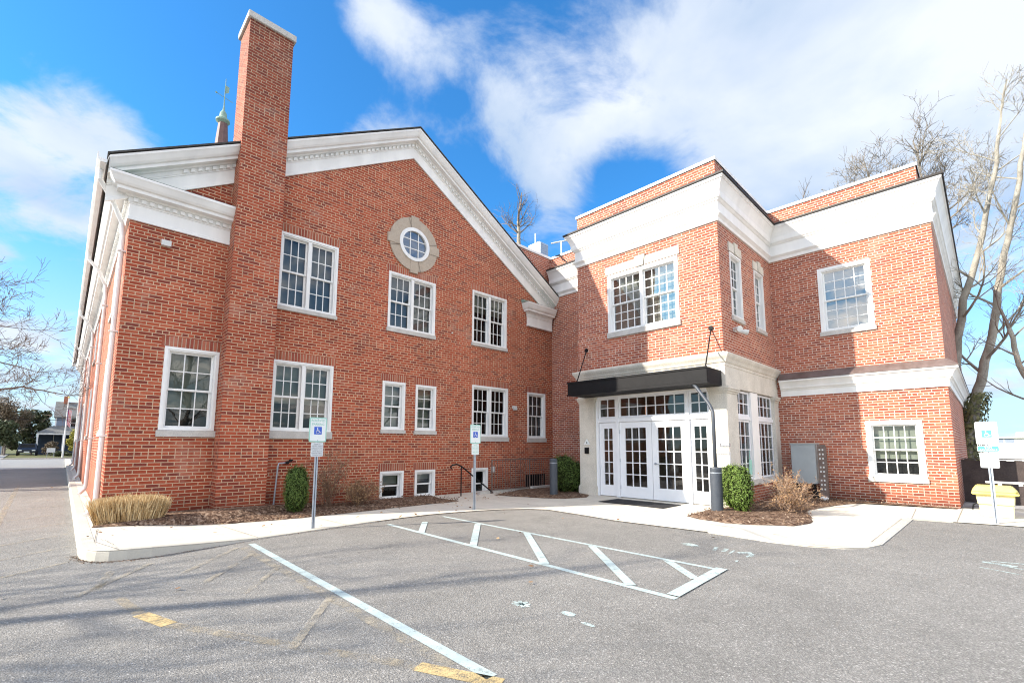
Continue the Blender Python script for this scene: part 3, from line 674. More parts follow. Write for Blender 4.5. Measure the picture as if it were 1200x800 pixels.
# right hand return block with copper cap
best = MB(); sweep(best, [(11.72, G+.02), (11.72, G-.06), (12.99, G-.06)], [(o*.75, 5.74+z*1.06) for o, z in CP], 1)
best.pbox(fy(G), 11.72, 12.99, .06, 0, 5.74, 6.5)
rb = best.build('cornice_return', M['cream'], hall)
mb = MB(); mb.quad((11.42, G-.34, 6.545), (13.06, G-.34, 6.545), (13.06, G, 6.68), (11.42, G, 6.68)); mb.quad((11.42, G-.34, 6.545), (11.42, G, 6.68), (11.42, G, 6.55)); mb.build('copper_cap', M['copper'], rb)
# roof
mb = MB()
for sgn in (-1, 1):
    xe = CX+sgn*6.66; t = .03
    mb.quad((CX, G-.39, zr(CX)+.005), (xe, G-.39, zr(xe)+.005), (xe, YF+.3, zr(xe)+.005), (CX, YF+.3, zr(CX)+.005))
    mb.quad((CX, G-.39, zr(CX)+t+.01), (xe, G-.39, zr(xe)+t+.01), (xe, YF+.3, zr(xe)+t+.01), (CX, YF+.3, zr(CX)+t+.01))
    mb.quad((CX, G-.39, zr(CX)+.005), (xe, G-.39, zr(xe)+.005), (xe, G-.39, zr(xe)+t+.01), (CX, G-.39, zr(CX)+t+.01))
    mb.quad((xe, YF+.3, zr(xe)+.005), (xe, G-.39, zr(xe)+.005), (xe, G-.39, zr(xe)+t+.01), (xe, YF+.3, zr(xe)+t+.01))
roof = mb.build('roof', M['roof'], hall)
# chimney and cap
CHX0, CHX1, CHY = 2.275, 3.20, 10.85
mb = MB(); mb.box(CHX0, CHX1, CHY, 11.65, -.1, 11.03); ch = mb.build('chimney', M['chimney'], hall)
mb = MB(); mb.box(CHX0-.05, CHX1+.05, CHY-.05, 11.70, 11.03, 11.19); mb.build('chimney_cap', M['sill'], ch, bevel=.01)
# gutter and downspouts on the long side
mb = MB()
gp = [(.16, 6.60), (.08, 6.60), (.04, 6.64), (.03, 6.72), (.03, 6.77), (.05, 6.77), (.06, 6.68), (.17, 6.66), (.19, 6.76), (.20, 6.76)]
b = len(mb.v)
for y in (G-.40, YF):
    for x, z in gp: mb.v.append((x, y, z))
n = len(gp)
for i in range(n): mb.f.append((b+i, b+(i+1) % n, b+n+(i+1) % n, b+n+i))
mb.f.append(tuple(b+i for i in range(n))); mb.f.append(tuple(b+n+i for i in range(n)))
mb.build('gutter', M['white'], hall)
for y in (11.55, 16.5, 24., 32., 39.):
    mb = MB(); mb.tube([(.10, y-.3 if y < 12 else y, 6.62), (.10, y-.3 if y < 12 else y, 6.42), (.33, y-.08, 6.12), (.49, y, 5.78), (.52, y, 5.5), (.52, y, .42), (.50, y, .30), (.40, y-.18, .19)], .042, 10)
    for z in (1.6, 3.6, 5.2): mb.box(.46, .59, y-.055, y+.055, z, z+.03)
    mb.build('downspout', M['white'], hall, smooth=False)
# areaway vent with bars, wall light, boxes, pipe
mb = MB(); mb.pbox(gy, 11.64, 12.61, .02, -.02, .40, .45); mb.pbox(gy, 11.64, 11.70, .02, -.02, -.15, .40); mb.pbox(gy, 12.55, 12.61, .02, -.02, -.15, .40)
for i in range(11): x = 11.76+i*.073; mb.pbox(gy, x-.01, x+.01, -.02, -.04, -.15, .42)
mb.pbox(gy, 11.7, 12.55, -.2, -.22, -.15, .42)
mb.build('barred_vent', M['black'], hall)
mb = MB(); mb.pbox(gy, 1.14, 1.20, .05, 0, 5.49, 5.55); mb.pbox(gy, 1.10, 1.24, .13, .04, 5.42, 5.51); mb.pbox(gy, 1.09, 1.25, .15, .13, 5.41, 5.52); mb.build('floodlight', M['plastic_grey'], hall)
mb = MB(); mb.pbox(gy, 10.96, 11.12, .09, 0, 2.72, 2.80); mb.pbox(gy, 10.99, 11.09, .13, .02, 2.66, 2.74); mb.build('wall_light', M['plastic_grey'], hall)
mb = MB(); mb.pbox(gy, 10.02, 10.14, .07, 0, .60, .78); mb.build('junction_box', M['plastic_grey'], hall)
mb = MB(); mb.tube([(3.47, G-.10, .05), (3.52, G-.10, .98), (3.54, G-.09, 1.04), (3.72, G-.05, 1.05)], .018, 8); pp = mb.build('conduit', M['galv'], hall)
mb = MB(); mb.tube([(3.72, G-.02, 1.05), (3.72, G-.12, 1.05)], .035, 8); mb.tube([(3.80, G-.02, 1.10), (3.80, G-.10, 1.10)], .03, 8); mb.tube([(3.7, G-.1, 1.03), (3.84, G-.1, 1.12)], .014, 6); mb.build('valve', M['black'], pp)
mb = MB(); mb.tube([(8.35, G-.02, 4.9), (8.35, G-.05, 4.9)], .02, 8); mb.build('wall_stub', M['plastic_grey'], hall)

# ================================================================== ENTRANCE WING (flat roofed annex)
BX, BY0, BY1, CXN, WX, WY = 11.3, 4.3, 8.68, 13.08, 15.2, .58
ann = thing('flat_roofed_brick_annex', (BX, BY0, 0), 'two storey brick entrance annex with parapet, deep white cornice and limestone ground floor', 'building')
fb, fc, fw, fs = fx(BX), fx(CXN), fx(WX), fy(BY0)
awins = [(fb, dict(u0=5.36, u1=7.56, z0=4.74, z1=6.48, units=2, cols=4, rows=3, sill=4.58, lintel=None, shade='shade_g', glass='glass2', casing=.08)),
         (fs, dict(u0=11.97, u1=12.74, z0=4.76, z1=6.45, cols=3, rows=3, sill=4.64, lintel=None, shade='shade_l', casing=.05)),
         (fs, dict(u0=13.74, u1=14.50, z0=4.76, z1=6.45, cols=3, rows=3, sill=4.64, lintel=None, shade='shade_l', casing=.05)),
         (fw, dict(u0=1.85, u1=3.06, z0=4.66, z1=6.50, cols=4, rows=3, sill=4.53, lintel=None, shade='shade_b', glass='glass2', casing=.08)),
         (fw, dict(u0=1.11, u1=2.24, z0=.67, z1=2.12, cols=4, rows=2, sill=.55, lintel=None, shade='shade_g', shade_frac=.68, casing=.08))]
Z1, ZP = 7.9, 8.80
mb = MB()
def hl(i): return [(w[1]['u0'], w[1]['u1'], w[1]['z0'], w[1]['z1']) for w in i]
wall_cells(mb, fb, BY0, BY1, 3.6, Z1, hl(awins[0:1]))
wall_cells(mb, fs, BX, WX, 3.55, Z1, hl(awins[1:3]))
wall_cells(mb, fw, WY, BY0, -.3, Z1, hl(awins[3:5]))
wall_cells(mb, fc, BY1, G, -.3, Z1, [])
mb.quad((BX, BY1, -.3), (CXN, BY1, -.3), (CXN, BY1, Z1), (BX, BY1, Z1))
mb.quad((WX, WY, -.3), (28, WY, -.3), (28, WY, Z1), (WX, WY, Z1)); mb.quad((28, WY, -.3), (28, 24, -.3), (28, 24, Z1), (28, WY, Z1))
mb.box(11.85, WX, BY0-.0, BY0+.25, -.2, .46)     # brick base under the side windows
mb.build('wall', M['brick2'], ann)
for fr, kw in awins: window(ann, fr, **kw)
# parapet with coping
ppath = [(CXN+.1, 11.45), (CXN+.1, BY1), (BX+.02, BY1), (BX+.02, BY0), (WX+.1, BY0), (WX+.1, WY+.18), (27.8, WY+.18)]
def outward(path, prof):
    a = MB(); sweep(a, path, prof, 1); return a
mb = outward(ppath, [(0, 7.88), (0, ZP-.12), (-.25, ZP-.12), (-.25, 7.88)])
mb.box(7.5, CXN+.1, 11.45, 11.7, 7.5, ZP-.10)
mb.build('parapet', M['brick2'], ann)
mb = outward(ppath, [(.03, ZP-.118), (.03, ZP-.03), (-.05, ZP), (-.25, ZP), (-.28, ZP-.03), (-.28, ZP-.118)])
mb.box(7.5, CXN+.1, 11.42, 11.73, ZP-.095, ZP-.002)
mb.build('coping', M['cream'], ann)
cpath = [(CXN, G-.0), (CXN, BY1), (BX, BY1), (BX, BY0), (WX, BY0), (WX, WY), (27.9, WY)]
P1 = [(0, 7.05), (.04, 7.05), (.05, 7.13), (.09, 7.18), (.11, 7.20), (.11, 7.23), (.05, 7.25), (.05, 7.54), (.08, 7.56), (.11, 7.60), (.13, 7.61), (.14, 7.66), (.145, 7.76), (.17, 7.84), (.21, 7.93), (.25, 8.00), (.27, 8.01), (.27, 8.03), (.29, 8.04), (.29, 8.085), (0, 8.10)]
outward(cpath, P1).build('main_cornice', M['cream'], ann)
outward(cpath, [(.292, 8.086), (.325, 8.088), (.325, 8.135), (.02, 8.23), (.0, 8.23), (0, 8.103)]).build('cornice_flashing', M['drip'], ann)
mb = MB(); mb.quad((BX, BY0, 7.9), (BX, BY1, 7.9), (CXN, BY1, 7.9), (CXN, 11.5, 7.9), (28, 11.5, 7.9), (28, WY, 7.9), (WX, WY, 7.9), (WX, BY0, 7.9)); mb.build('flat_roof', M['roof'], ann)
P2 = [(0, 2.90), (.035, 2.90), (.035, 3.06), (.055, 3.08), (.07, 3.11), (.10, 3.13), (.11, 3.18), (.14, 3.24), (.19, 3.31), (.22, 3.32), (.22, 3.36), (0, 3.375)]
lp = [(WX, BY0-.12), (WX, WY), (27.9, WY)]
outward(lp, P2).build('belt_cornice', M['cream'], ann)
outward(lp, [(.225, 3.365), (.235, 3.37), (.235, 3.385), (.04, 3.57), (0.003, 3.58), (.003, 3.38)]).build('belt_flashing', M['flash'], ann)
mb = MB()
for y in (5.8, 7.3): mb.box(BX-.052, BX-.049, y, y+.006, 7.26, 7.53); mb.box(BX-.149, BX-.1455, y, y+.006, 7.66, 7.76)
for y in (1.6, 3.1): mb.box(WX-.052, WX-.049, y, y+.006, 7.26, 7.53); mb.box(WX-.149, WX-.1455, y, y+.006, 7.66, 7.76)
mb.build('board_joint', M['sill'], ann)
# stone lintels with keystones
def stone_lintel(fr, u0, u1, z0, z1, keyw=.10):
    mb = MB(); c = (u0+u1)/2; mb.pbox(fr, u0-.05, c-keyw, .03, -.02, z0, z1); mb.pbox(fr, c+keyw, u1+.05, .03, -.02, z0, z1)
    n = len(mb.v); o = .06
    for oo in (o, -.02):
        for u, z in ((c-keyw*.8, z0-.01), (c+keyw*.8, z0-.01), (c+keyw*1.25, z1+.06), (c-keyw*1.25, z1+.06)): mb.v.append(fr(u, oo, z))
    mb.f += [tuple(n+q for q in f) for f in ((0, 1, 2, 3), (0, 1, 5, 4), (1, 2, 6, 5), (2, 3, 7, 6), (3, 0, 4, 7))]
    mb.build('stone_lintel', M['stone'], ann)
stone_lintel(fb, 5.36, 7.56, 6.50, 6.74, .13); stone_lintel(fs, 11.97, 12.74, 6.47, 6.70, .09); stone_lintel(fs, 13.74, 14.50, 6.47, 6.70, .09)
# limestone ground floor: entablature, pilasters, sill
mb = outward([(CXN-1.2, BY1+.0), (BX, BY1), (BX, BY0), (WX-.01, BY0)], [(-.25, 2.88), (.02, 2.88), (.02, 3.38), (.035, 3.39), (.035, 3.45), (.06, 3.47), (.09, 3.54), (.13, 3.60), (.15, 3.65), (.15, 3.69), (0, 3.73), (-.25, 3.73)])
mb.build('limestone_band', M['stone'], ann)
def pilaster(u0, u1, fr, th=.3):
    mb = MB(); mb.pbox(fr, u0, u1, .03, -th, .30, 2.72); mb.pbox(fr, u0-.03, u1+.03, .07, -th, -.05, .26)
    mb.pbox(fr, u0-.015, u1+.015, .05, -th, .26, .30)
    mb.pbox(fr, u0-.015, u1+.015, .05, -th, 2.72, 2.77); mb.pbox(fr, u0-.035, u1+.035, .08, -th, 2.77, 2.82); mb.pbox(fr, u0-.05, u1+.05, .10, -th, 2.82, 2.878)
    mb.build('pilaster', M['stone'], ann, bevel=.006)
pilaster(8.10, 8.66, fb); 
mb = MB()   # corner pier, wraps both faces
def cbox(e, z0, z1): mb.box(BX-.03-e, 11.96+e*.3, BY0-.03-e, 4.70+e*.3, z0, z1)
cbox(0, .30, 2.72); cbox(.04, -.05, .26); cbox(.02, .26, .30); cbox(.02, 2.72, 2.77); cbox(.05, 2.77, 2.82); cbox(.07, 2.82, 2.878)
mb.build('pilaster', M['stone'], ann, bevel=.006)
pilaster(14.80, 15.17, fs)
mb = MB(); mb.box(12.98, 13.50, BY0+.0, BY0+.2, .60, 2.87); mb.build('pier', M['cream'], ann)
mb = MB(); mb.box(11.93, 14.84, BY0-.07, BY0+.25, .465, .60); mb.build('window_sill', M['sill'], ann, bevel=.008)
for a, b in ((11.99, 12.97), (13.51, 14.79)):
    def grid(mb, fr, u0, u1, z0, z1, cols, rows, o, fw_=.05, t=.04, mw=.012):
        mb.pbox(fr, u0, u0+fw_, o, o-t, z0, z1); mb.pbox(fr, u1-fw_, u1, o, o-t, z0, z1); mb.pbox(fr, u0+fw_, u1-fw_, o, o-t, z0, z0+fw_); mb.pbox(fr, u0+fw_, u1-fw_, o, o-t, z1-fw_, z1)
        for k in range(1, cols): x = u0+fw_+(u1-u0-2*fw_)*k/cols; mb.pbox(fr, x-mw, x+mw, o-.004, o-t+.004, z0+fw_, z1-fw_)
        for k in range(1, rows): z = z0+fw_+(z1-z0-2*fw_)*k/rows; mb.pbox(fr, u0+fw_, u1-fw_, o-.006, o-t+.006, z-mw, z+mw)
    nc = 3 if a < 13 else 4
    mb = MB(); grid(mb, fs, a, b, .605, 2.12, nc, 4, -.06); grid(mb, fs, a, b, 2.22, 2.86, nc, 2, -.06); mb.pbox(fs, a, b, -.03, -.12, 2.125, 2.215)
    w = mb.build('entrance_side_window', M['door'], ann)
    mb = MB(); mb.quad(fs(a, -.08, .62), fs(b, -.08, .62), fs(b, -.08, 2.86), fs(a, -.08, 2.86)); mb.build('pane', M['glass'], w, recalc=False)
# doors front
dz = .02; o = -.10
mb = MB()
for u0, u1 in ((8.02, 8.12), (7.33, 7.42), (5.25, 5.33), (4.69, 4.745)): mb.pbox(fb, u0, u1, -.04, -.2, dz, 2.87)
mb.pbox(fb, 4.745, 5.25, -.05, -.19, 2.13, 2.24); mb.pbox(fb, 5.33, 7.33, -.05, -.19, 2.13, 2.24); mb.pbox(fb, 7.42, 8.02, -.05, -.19, 2.13, 2.24)
mb.pbox(fb, 4.745, 8.02, -.042, -.19, 2.845, 2.88)
ef = mb.build('entrance_frame', M['door'], ann)
mb = MB(); grid(mb, fb, 4.745, 5.25, 2.245, 2.842, 2, 2, -.09); grid(mb, fb, 5.33, 7.33, 2.245, 2.842, 7, 2, -.09); grid(mb, fb, 7.42, 8.02, 2.245, 2.842, 2, 2, -.09); mb.build('transom_grille', M['door'], ef)
mb = MB()
for a, b in ((4.745, 5.25), (5.33, 7.33), (7.42, 8.02)): mb.quad(fb(a, -.11, 2.25), fb(b, -.11, 2.25), fb(b, -.11, 2.84), fb(a, -.11, 2.84))
mb.build('pane', M['glass'], ef, recalc=False)
def door(u0, u1, cols, st, name, handle=None, hinge=None):
    mb = MB(); z0, z1 = dz+.012, 2.125; gz0, gz1 = .34, 1.95
    mb.pbox(fb, u0, u0+st, o, o-.045, z0, z1); mb.pbox(fb, u1-st, u1, o, o-.045, z0, z1); mb.pbox(fb, u0+st, u1-st, o, o-.045, z0, gz0); mb.pbox(fb, u0+st, u1-st, o, o-.045, gz1, z1)
    for k in range(1, cols): x = u0+st+(u1-u0-2*st)*k/cols; mb.pbox(fb, x-.012, x+.012, o-.006, o-.04, gz0, gz1)
    for k in range(1, 5): z = gz0+(gz1-gz0)*k/5; mb.pbox(fb, u0+st, u1-st, o-.008, o-.038, z-.012, z+.012)
    d = mb.build(name, M['door'], ann)
    mb = MB(); mb.quad(fb(u0+st, o-.022, gz0), fb(u1-st, o-.022, gz0), fb(u1-st, o-.022, gz1), fb(u0+st, o-.022, gz1)); mb.build('pane', M['glass'], d, recalc=False)
    if handle:
        mb = MB(); mb.tube([(BX-o-.0, handle, .98), (BX-o-.055, handle, .98)], .016, 8); mb.tube([(BX-o-.055, handle, .98), (BX-o-.055, handle-.11, .975)], .011, 8); mb.tube([(BX-o, handle, .98), (BX-o-.012, handle, .98)], .035, 12); mb.build('handle', M['galv'], d)
    if hinge:
        mb = MB()
        for z in (.3, 1.05, 1.85): mb.tube([(BX-o-.012, hinge, z-.05), (BX-o-.012, hinge, z+.05)], .011, 8)
        mb.build('hinge', M['galv'], d)
door(7.43, 8.01, 2, .14, 'sidelight'); door(6.335, 7.325, 3, .17, 'door', None, 7.325); door(5.335, 6.325, 3, .17, 'door', 6.24, 5.335); door(4.75, 5.245, 2, .09, 'sidelight')
# lobby inside
mb = MB(); mb.quad((BX+.25, BY0+.25, .022), (15.1, BY0+.25, .022), (15.1, 8.6, .022), (BX+.25, 8.6, .022)); mb.quad((15.12, BY0+.2, 0), (15.12, 8.6, 0), (15.12, 8.6, 2.95), (15.12, BY0+.2, 2.95)); mb.quad((BX+.2, 8.62, 0), (15.12, 8.62, 0), (15.12, 8.62, 2.95), (BX+.2, 8.62, 2.95))
mb.quad((BX+.02, BY0+.02, 2.93), (15.1, BY0+.02, 2.93), (15.1, 8.62, 2.93), (BX+.02, 8.62, 2.93)); lob = mb.build('lobby_interior', M['lobby'], ann)
mb = MB(); mb.box(13.4, 13.9, 6.2, 7.9, .03, 1.05); mb.box(13.35, 13.95, 6.15, 7.95, 1.05, 1.10); mb.build('reception_counter', M['rack'], lob)
# canopy
mb = MB(); x0, x1, y0, y1 = 10.42, 11.26, 4.36, 8.42
mb.box(x0, x1, y0, y1, 2.885, 2.94); mb.box(x0, x0+.04, y0, y1, 2.94, 3.26); mb.box(x0+.04, x1, y0, y0+.04, 2.94, 3.26); mb.box(x0+.04, x1, y1-.04, y1, 2.94, 3.26); mb.box(x0+.04, x1, y0+.04, y1-.04, 2.94, 2.98)
mb.box(x0-.02, x0, y0-.02, y1+.02, 3.225, 3.275); mb.box(x0-.02, x0, y0-.02, y1+.02, 2.875, 2.915)
can = mb.build('canopy', M['black'], ann, bevel=.004)
for (ya, yb) in ((8.11, 8.37), (4.40, 4.57)):
    mb = MB(); mb.tube([(10.46, ya, 3.26), (BX-.0, yb, 4.35)], .016, 8); mb.tube([(BX-.03, yb, 4.35), (BX, yb, 4.35)], .06, 10); mb.build('tie_rod', M['black'], can)
# drain pipe from the canopy into the boot beside the door
mb = MB(); mb.tube([(10.47, 4.74, 2.92), (10.44, 4.62, 2.80), (10.30, 4.28, 2.36), (10.26, 4.20, 2.20), (10.24, 4.19, 2.05), (10.24, 4.19, .98)], .038, 12); mb.build('drainpipe', M['slate'], can, smooth=True)
# flood lights on the side wall, wall fittings
mb = MB(); mb.pbox(fs, 11.98, 12.12, .04, 0, 4.34, 4.44)
for dx in (-.16, .16): mb.tube([(12.05+dx*.4, BY0-.04, 4.38), (12.05+dx, BY0-.10, 4.37), (12.05+dx*1.7, BY0-.24, 4.33)], [.025, .05, .075], 12)
mb.build('floodlight', M['plastic_grey'], ann)
mb = MB(); mb.box(BX-.13, BX-.033, 4.24, 4.51, .96, 1.32); mb.box(BX-.16, BX-.13, 4.23, 4.52, 1.27, 1.33); mb.box(BX-.145, BX-.13, 4.36, 4.40, 1.02, 1.12); mb.build('mailbox', M['white'], ann, bevel=.004)
mb = MB(); mb.box(BX-.05, BX-.033, 4.24, 4.47, 1.44, 1.52); npl = mb.build('number_plate', M['dark_ink'], ann)
mb = MB(); mb.box(BX-.053, BX-.05, 4.262, 4.448, 1.458, 1.502); npf = mb.build('plate_face', M['plate_white'], npl)
mb = MB(); n = 0
for oo in (.045, .034): mb.v += [(BX-oo, 8.50, 1.49), (BX-oo, 8.27, 1.49), (BX-oo, 8.385, 1.66)]
mb.f += [(0, 1, 2), (0, 1, 4, 3), (1, 2, 5, 4), (2, 0, 3, 5)]; tri = mb.build('warning_triangle', M['plate_white'], ann)
mb = MB(); mb.tube([(BX-.046, 8.385, 1.545), (BX-.05, 8.385, 1.545)], .022, 12); mb.build('emblem', M['dark_ink'], tri)
mb = MB(); mb.box(BX-.08, BX-.033, 8.31, 8.45, 1.22, 1.40); mb.box(BX-.10, BX-.08, 8.34, 8.42, 1.25, 1.36); mb.build('intercom', M['black'], ann, bevel=.004)
mb = MB(); mb.quad((12.75, BY0+.05, .72), (12.95, BY0+.05, .72), (12.95, BY0+.05, 1.10), (12.75, BY0+.05, 1.10)); mb.box(12.78, 12.81, BY0+.045, BY0+.05, 1.1, 1.35); mb.build('window_notice', M['mint'], ann)

# roof top unit and rail
rt = thing('rooftop_unit', (13.9, 12.6, 7.9), 'white louvred air handling box on the flat roof behind the parapet', 'hvac unit')
mb = MB(); mb.box(15.25, 15.85, 13.9, 14.6, 7.9, 10.95); mb.build('casing', M['metalbox' if 0 else 'white'], rt)
mb = MB()
for i in range(16): z = 9.4+i*.095; mb.box(15.32, 15.80, 13.86, 13.90, z, z+.05)
mb.box(15.27, 15.83, 13.87, 13.898, 9.3, 10.92); mb.build('louvre', M['galv'], rt)
mb = MB(); mb.tube([(15.4, 14.3, 10.95), (15.4, 14.3, 11.5)], .03, 6); mb.build('vent_pipe', M['white'], rt)
rr = thing('roof_railing', (15, 12.4, 7.9), 'white pipe guard rail standing on the flat roof beside the air handling box', 'railing')
mb = MB(); mb.tube([(14.75, 12.75, 10.3), (15.9, 11.5, 10.62), (17.5, 9.8, 10.9)], .03, 6)
mb.tube([(15.05, 12.42, 7.9), (15.05, 12.42, 10.4)], .03, 6); mb.tube([(16.6, 10.75, 7.9), (16.6, 10.75, 10.75)], .03, 6); mb.build('rail', M['white'], rr)
mb = MB(); mb.tube([(13.2, 11.3, 8.78), (13.1, 10.9, 8.72), (13.04, 10.7, 8.45), (13.02, 10.4, 8.22), (12.9, 10.2, 8.12)], .02, 6); cbl = mb.build('roof_cable', M['black'], None)
tag(cbl, 'thin dark cable hanging over the brick parapet above the inner corner', 'cable')

# ================================================================== TEXT AND SIGNS
def text_mesh(body, height, origin, right, up, mat, parent, name, width=None, nrm=None, off=0.0):
    cu_ = bpy.data.curves.new(name, 'FONT'); cu_.body = body; cu_.align_x = 'CENTER'; cu_.size = 1; cu_.resolution_u = 2
    tmp = bpy.data.objects.new(name, cu_); me = bpy.data.meshes.new_from_object(tmp); bpy.data.objects.remove(tmp)
    xs = [v.co.x for v in me.vertices]; ys = [v.co.y for v in me.vertices]
    w = max(xs)-min(xs); h = max(ys)-min(ys); sy = height/h; sx = sy if not width else width/w
    mx = (max(xs)+min(xs))/2; my = min(ys); o0 = OFF[root_of(parent)]
    for v in me.vertices:
        q = Vector(origin)+Vector(right)*((v.co.x-mx)*sx)+Vector(up)*((v.co.y-my)*sy)+Vector(nrm)*off-o0
        v.co = q
    me.name = name; me.materials.append(M[mat]); o = bpy.data.objects.new(name, me); C.objects.link(o); o.parent = parent; return o
def sign(base, r, n, label, kind):
    r = Vector(r).normalized(); n = Vector(n).normalized(); up = Vector((0, 0, 1)); b = Vector(base)
    t = thing('parking_sign', base, label, 'sign', 'accessible parking signs along the walk')
    def rrect(name, w, z0, z1, off, mat, parent, rad=.03, th=.003):
        mb = MB(); h = z1-z0; pts = []
        for cx, cz, a0 in ((w/2-rad, h-rad, 0), (-w/2+rad, h-rad, pi/2), (-w/2+rad, rad, pi), (w/2-rad, rad, 1.5*pi)):
            for k in range(5): a = a0+k*pi/8; pts.append((cx+rad*cos(a), cz+rad*sin(a)))
        nn = len(pts)
        for o in (off+th, off): mb.v += [tuple(b+r*x+up*(z0+z)+n*o) for x, z in pts]
        mb.f.append(tuple(range(nn))); mb.f.append(tuple(range(nn, 2*nn))[::-1])
        for i in range(nn): mb.f.append((i, (i+1) % nn, nn+(i+1) % nn, nn+i))
        return mb.build(name, M[mat], parent)
    pw = .03
    mb = MB()    # U channel post
    for (a0, a1, o0, o1) in ((-pw, -pw+.022, .0, -.006), (pw-.022, pw, .0, -.006), (-pw+.018, -pw+.024, -.006, -.034), (pw-.024, pw-.018, -.006, -.034), (-pw+.018, pw-.018, -.034, -.04)):
        k = len(mb.v)
        for z in (-.05, 1.88 if kind != 3 else 1.84):
            for a, o in ((a0, o0), (a1, o0), (a1, o1), (a0, o1)): mb.v.append(tuple(b+r*a+n*o+up*z))
        mb.f += [tuple(k+q for q in f) for f in ((0, 1, 2, 3), (4, 5, 6, 7), (0, 1, 5, 4), (1, 2, 6, 5), (2, 3, 7, 6), (3, 0, 4, 7))]
    mb.build('post', M['galv'], t)
    zt, zb_ = 1.91, 1.475
    border = 'mint' if kind < 3 else 'white_ink'
    pl = rrect('sign_panel', .305, zb_, zt, .004, border, t)
    rrect('sign_face', .270 if kind == 1 else .280, zb_+.018, zt-.018, .0075, 'plate_white', pl, .022, .0012)
    tn = 'green_ink' if kind < 3 else 'mint'
    for body, z, wd in (('RESERVED', zt-.075, .24), ('PARKING', zt-.14, .21)): text_mesh(body, .042, b+up*z, r, up, tn, pl, 'lettering', wd, n, .0098)
    bl = 'blue_ink' if kind < 3 else 'blue_pale'; q = .135; zc = zt-.165-q
    rrect('symbol_panel', q, zc, zc+q, .0088, bl, pl, .008, .0012)
    # wheelchair symbol
    mb = MB()
    def pt(x, z): return tuple(b+r*(x*q)+up*(zc+z*q)+n*.0108)
    def stroke(pts, w_):
        for (xa, za), (xb, zb2) in zip(pts, pts[1:]):
            d = Vector((xb-xa, zb2-za)).normalized(); m = Vector((-d.y, d.x))*w_/2; e = d*w_*.3
            mb.quad(pt(xa+m.x-e.x, za+m.y-e.y), pt(xb+m.x+e.x, zb2+m.y+e.y), pt(xb-m.x+e.x, zb2-m.y+e.y), pt(xa-m.x-e.x, za-m.y-e.y))
    mb.quad(*[pt(-.07+.065*cos(2*pi*k/12), .85+.065*sin(2*pi*k/12)) for k in range(12)])
    stroke([(-.07, .76), (-.05, .46), (.16, .46), (.26, .22), (.36, .27)], .085); stroke([(-.06, .62), (.13, .62)], .06)
    stroke([(-.13+0, .56)]+[(-.03+.215*cos(a), .33+.215*sin(a)) for a in [radians(x) for x in range(125, 345, 20)]], .06)
    mb.build('wheelchair_symbol', M['white_ink'], pl, recalc=False)
    mb = MB()
    for z in (zt-.02, zb_+.03): mb.tube([tuple(b+up*z+n*.004), tuple(b+up*z+n*.014)], .008, 8)
    mb.build('bolt', M['galv'], pl)
    z0, z1 = (1.22, 1.468) if kind < 3 else (1.03, 1.31)
    if kind == 3:
        vp = rrect('van_panel', .30, 1.335, 1.455, .006, 'white_ink', t, .03); rrect('van_face', .282, 1.343, 1.447, .0095, 'blue_pale', vp, .024, .0012)
        text_mesh('VAN', .032, b+up*1.403, r, up, 'white_ink', vp, 'lettering', .10, n, .0115); text_mesh('ACCESSIBLE', .028, b+up*1.358, r, up, 'white_ink', vp, 'lettering', .24, n, .0115)
    p2 = rrect('penalty_panel', .255 if kind == 3 else .215, z0, z1, .005, 'plate_white' if kind > 1 else 'plate_grey', t, .02)
    L = ['PENALTY', '$250 FIRST OFFENSE', 'SUBSEQUENT OFFENSES', '$250 MINIMUM AND/OR', 'UP TO 90 DAYS', 'COMMUNITY SERVICE', 'TOW-AWAY ZONE']
    hh = (z1-z0)-.03; st = hh/len(L)
    for i, body in enumerate(L): text_mesh(body, st*.62, b+up*(z1-.015-st*(i+.85)), r, up, 'dark_ink' if kind == 1 else ('green_ink' if kind == 2 else 'plate_grey'), p2, 'lettering', min(.19, .0115*len(body)+.02), n, .0085)
    return t
sign((3.24, 8.30, .03), (1, .0, 0), (0, -1, 0), 'green bordered parking sign with weathered grey lower plate, right of the clipped boxwood column', 1)
sign((6.80, 8.22, .02), (1, 0, 0), (0, -1, 0), 'faded reserved parking sign with white penalty plate, standing by the basement stair', 2)
sign((12.78, .02, .02), (0, -1, 0), (-1, 0, 0), 'pale parking sign with an extra blue plate, in front of the yellow bin', 3)
text_mesh('215', .036, (BX-.054, 4.355, 1.462), (0, -1, 0), (0, 0, 1), 'dark_ink', npl, 'lettering', .11, (-1, 0, 0), 0)

# ================================================================== STREET FURNITURE
def bollard(x, y, r, h, label):
    t = thing('bollard', (x, y, 0), label, 'bollard', 'dark cylindrical bollards either side of the entrance')
    mb = MB(); mb.lathe(x, y, [(r, -.05), (r, h-.10), (r*.96, h-.098), (r*.96, h-.085), (r, h-.083), (r, h-.03), (r*.93, h-.008), (r*.5, h)], 28); mb.build('sleeve', M['slate'], t, smooth=False)
    mb = MB(); mb.lathe(x, y, [(r+.002, h-.13), (r+.003, h-.128), (r+.003, h-.115), (r+.002, h-.113)], 28); mb.build('reflective_band', M['galv'], t)
bollard(10.24, 4.19, .125, 1.0, 'dark blue grey round bollard with the canopy drainpipe running into it, right of the doors')
bollard(10.30, 8.88, .115, 1.08, 'dark round bollard standing in the mulch beside the rounded green shrub, left of the doors')
o = MB(); o.box(10.05, 10.95, 5.35, 7.15, .018, .030); om = o.build('doormat', M['rubber'], None, bevel=.004); tag(om, 'black rubber entrance mat lying on the walk before the white double doors', 'doormat')

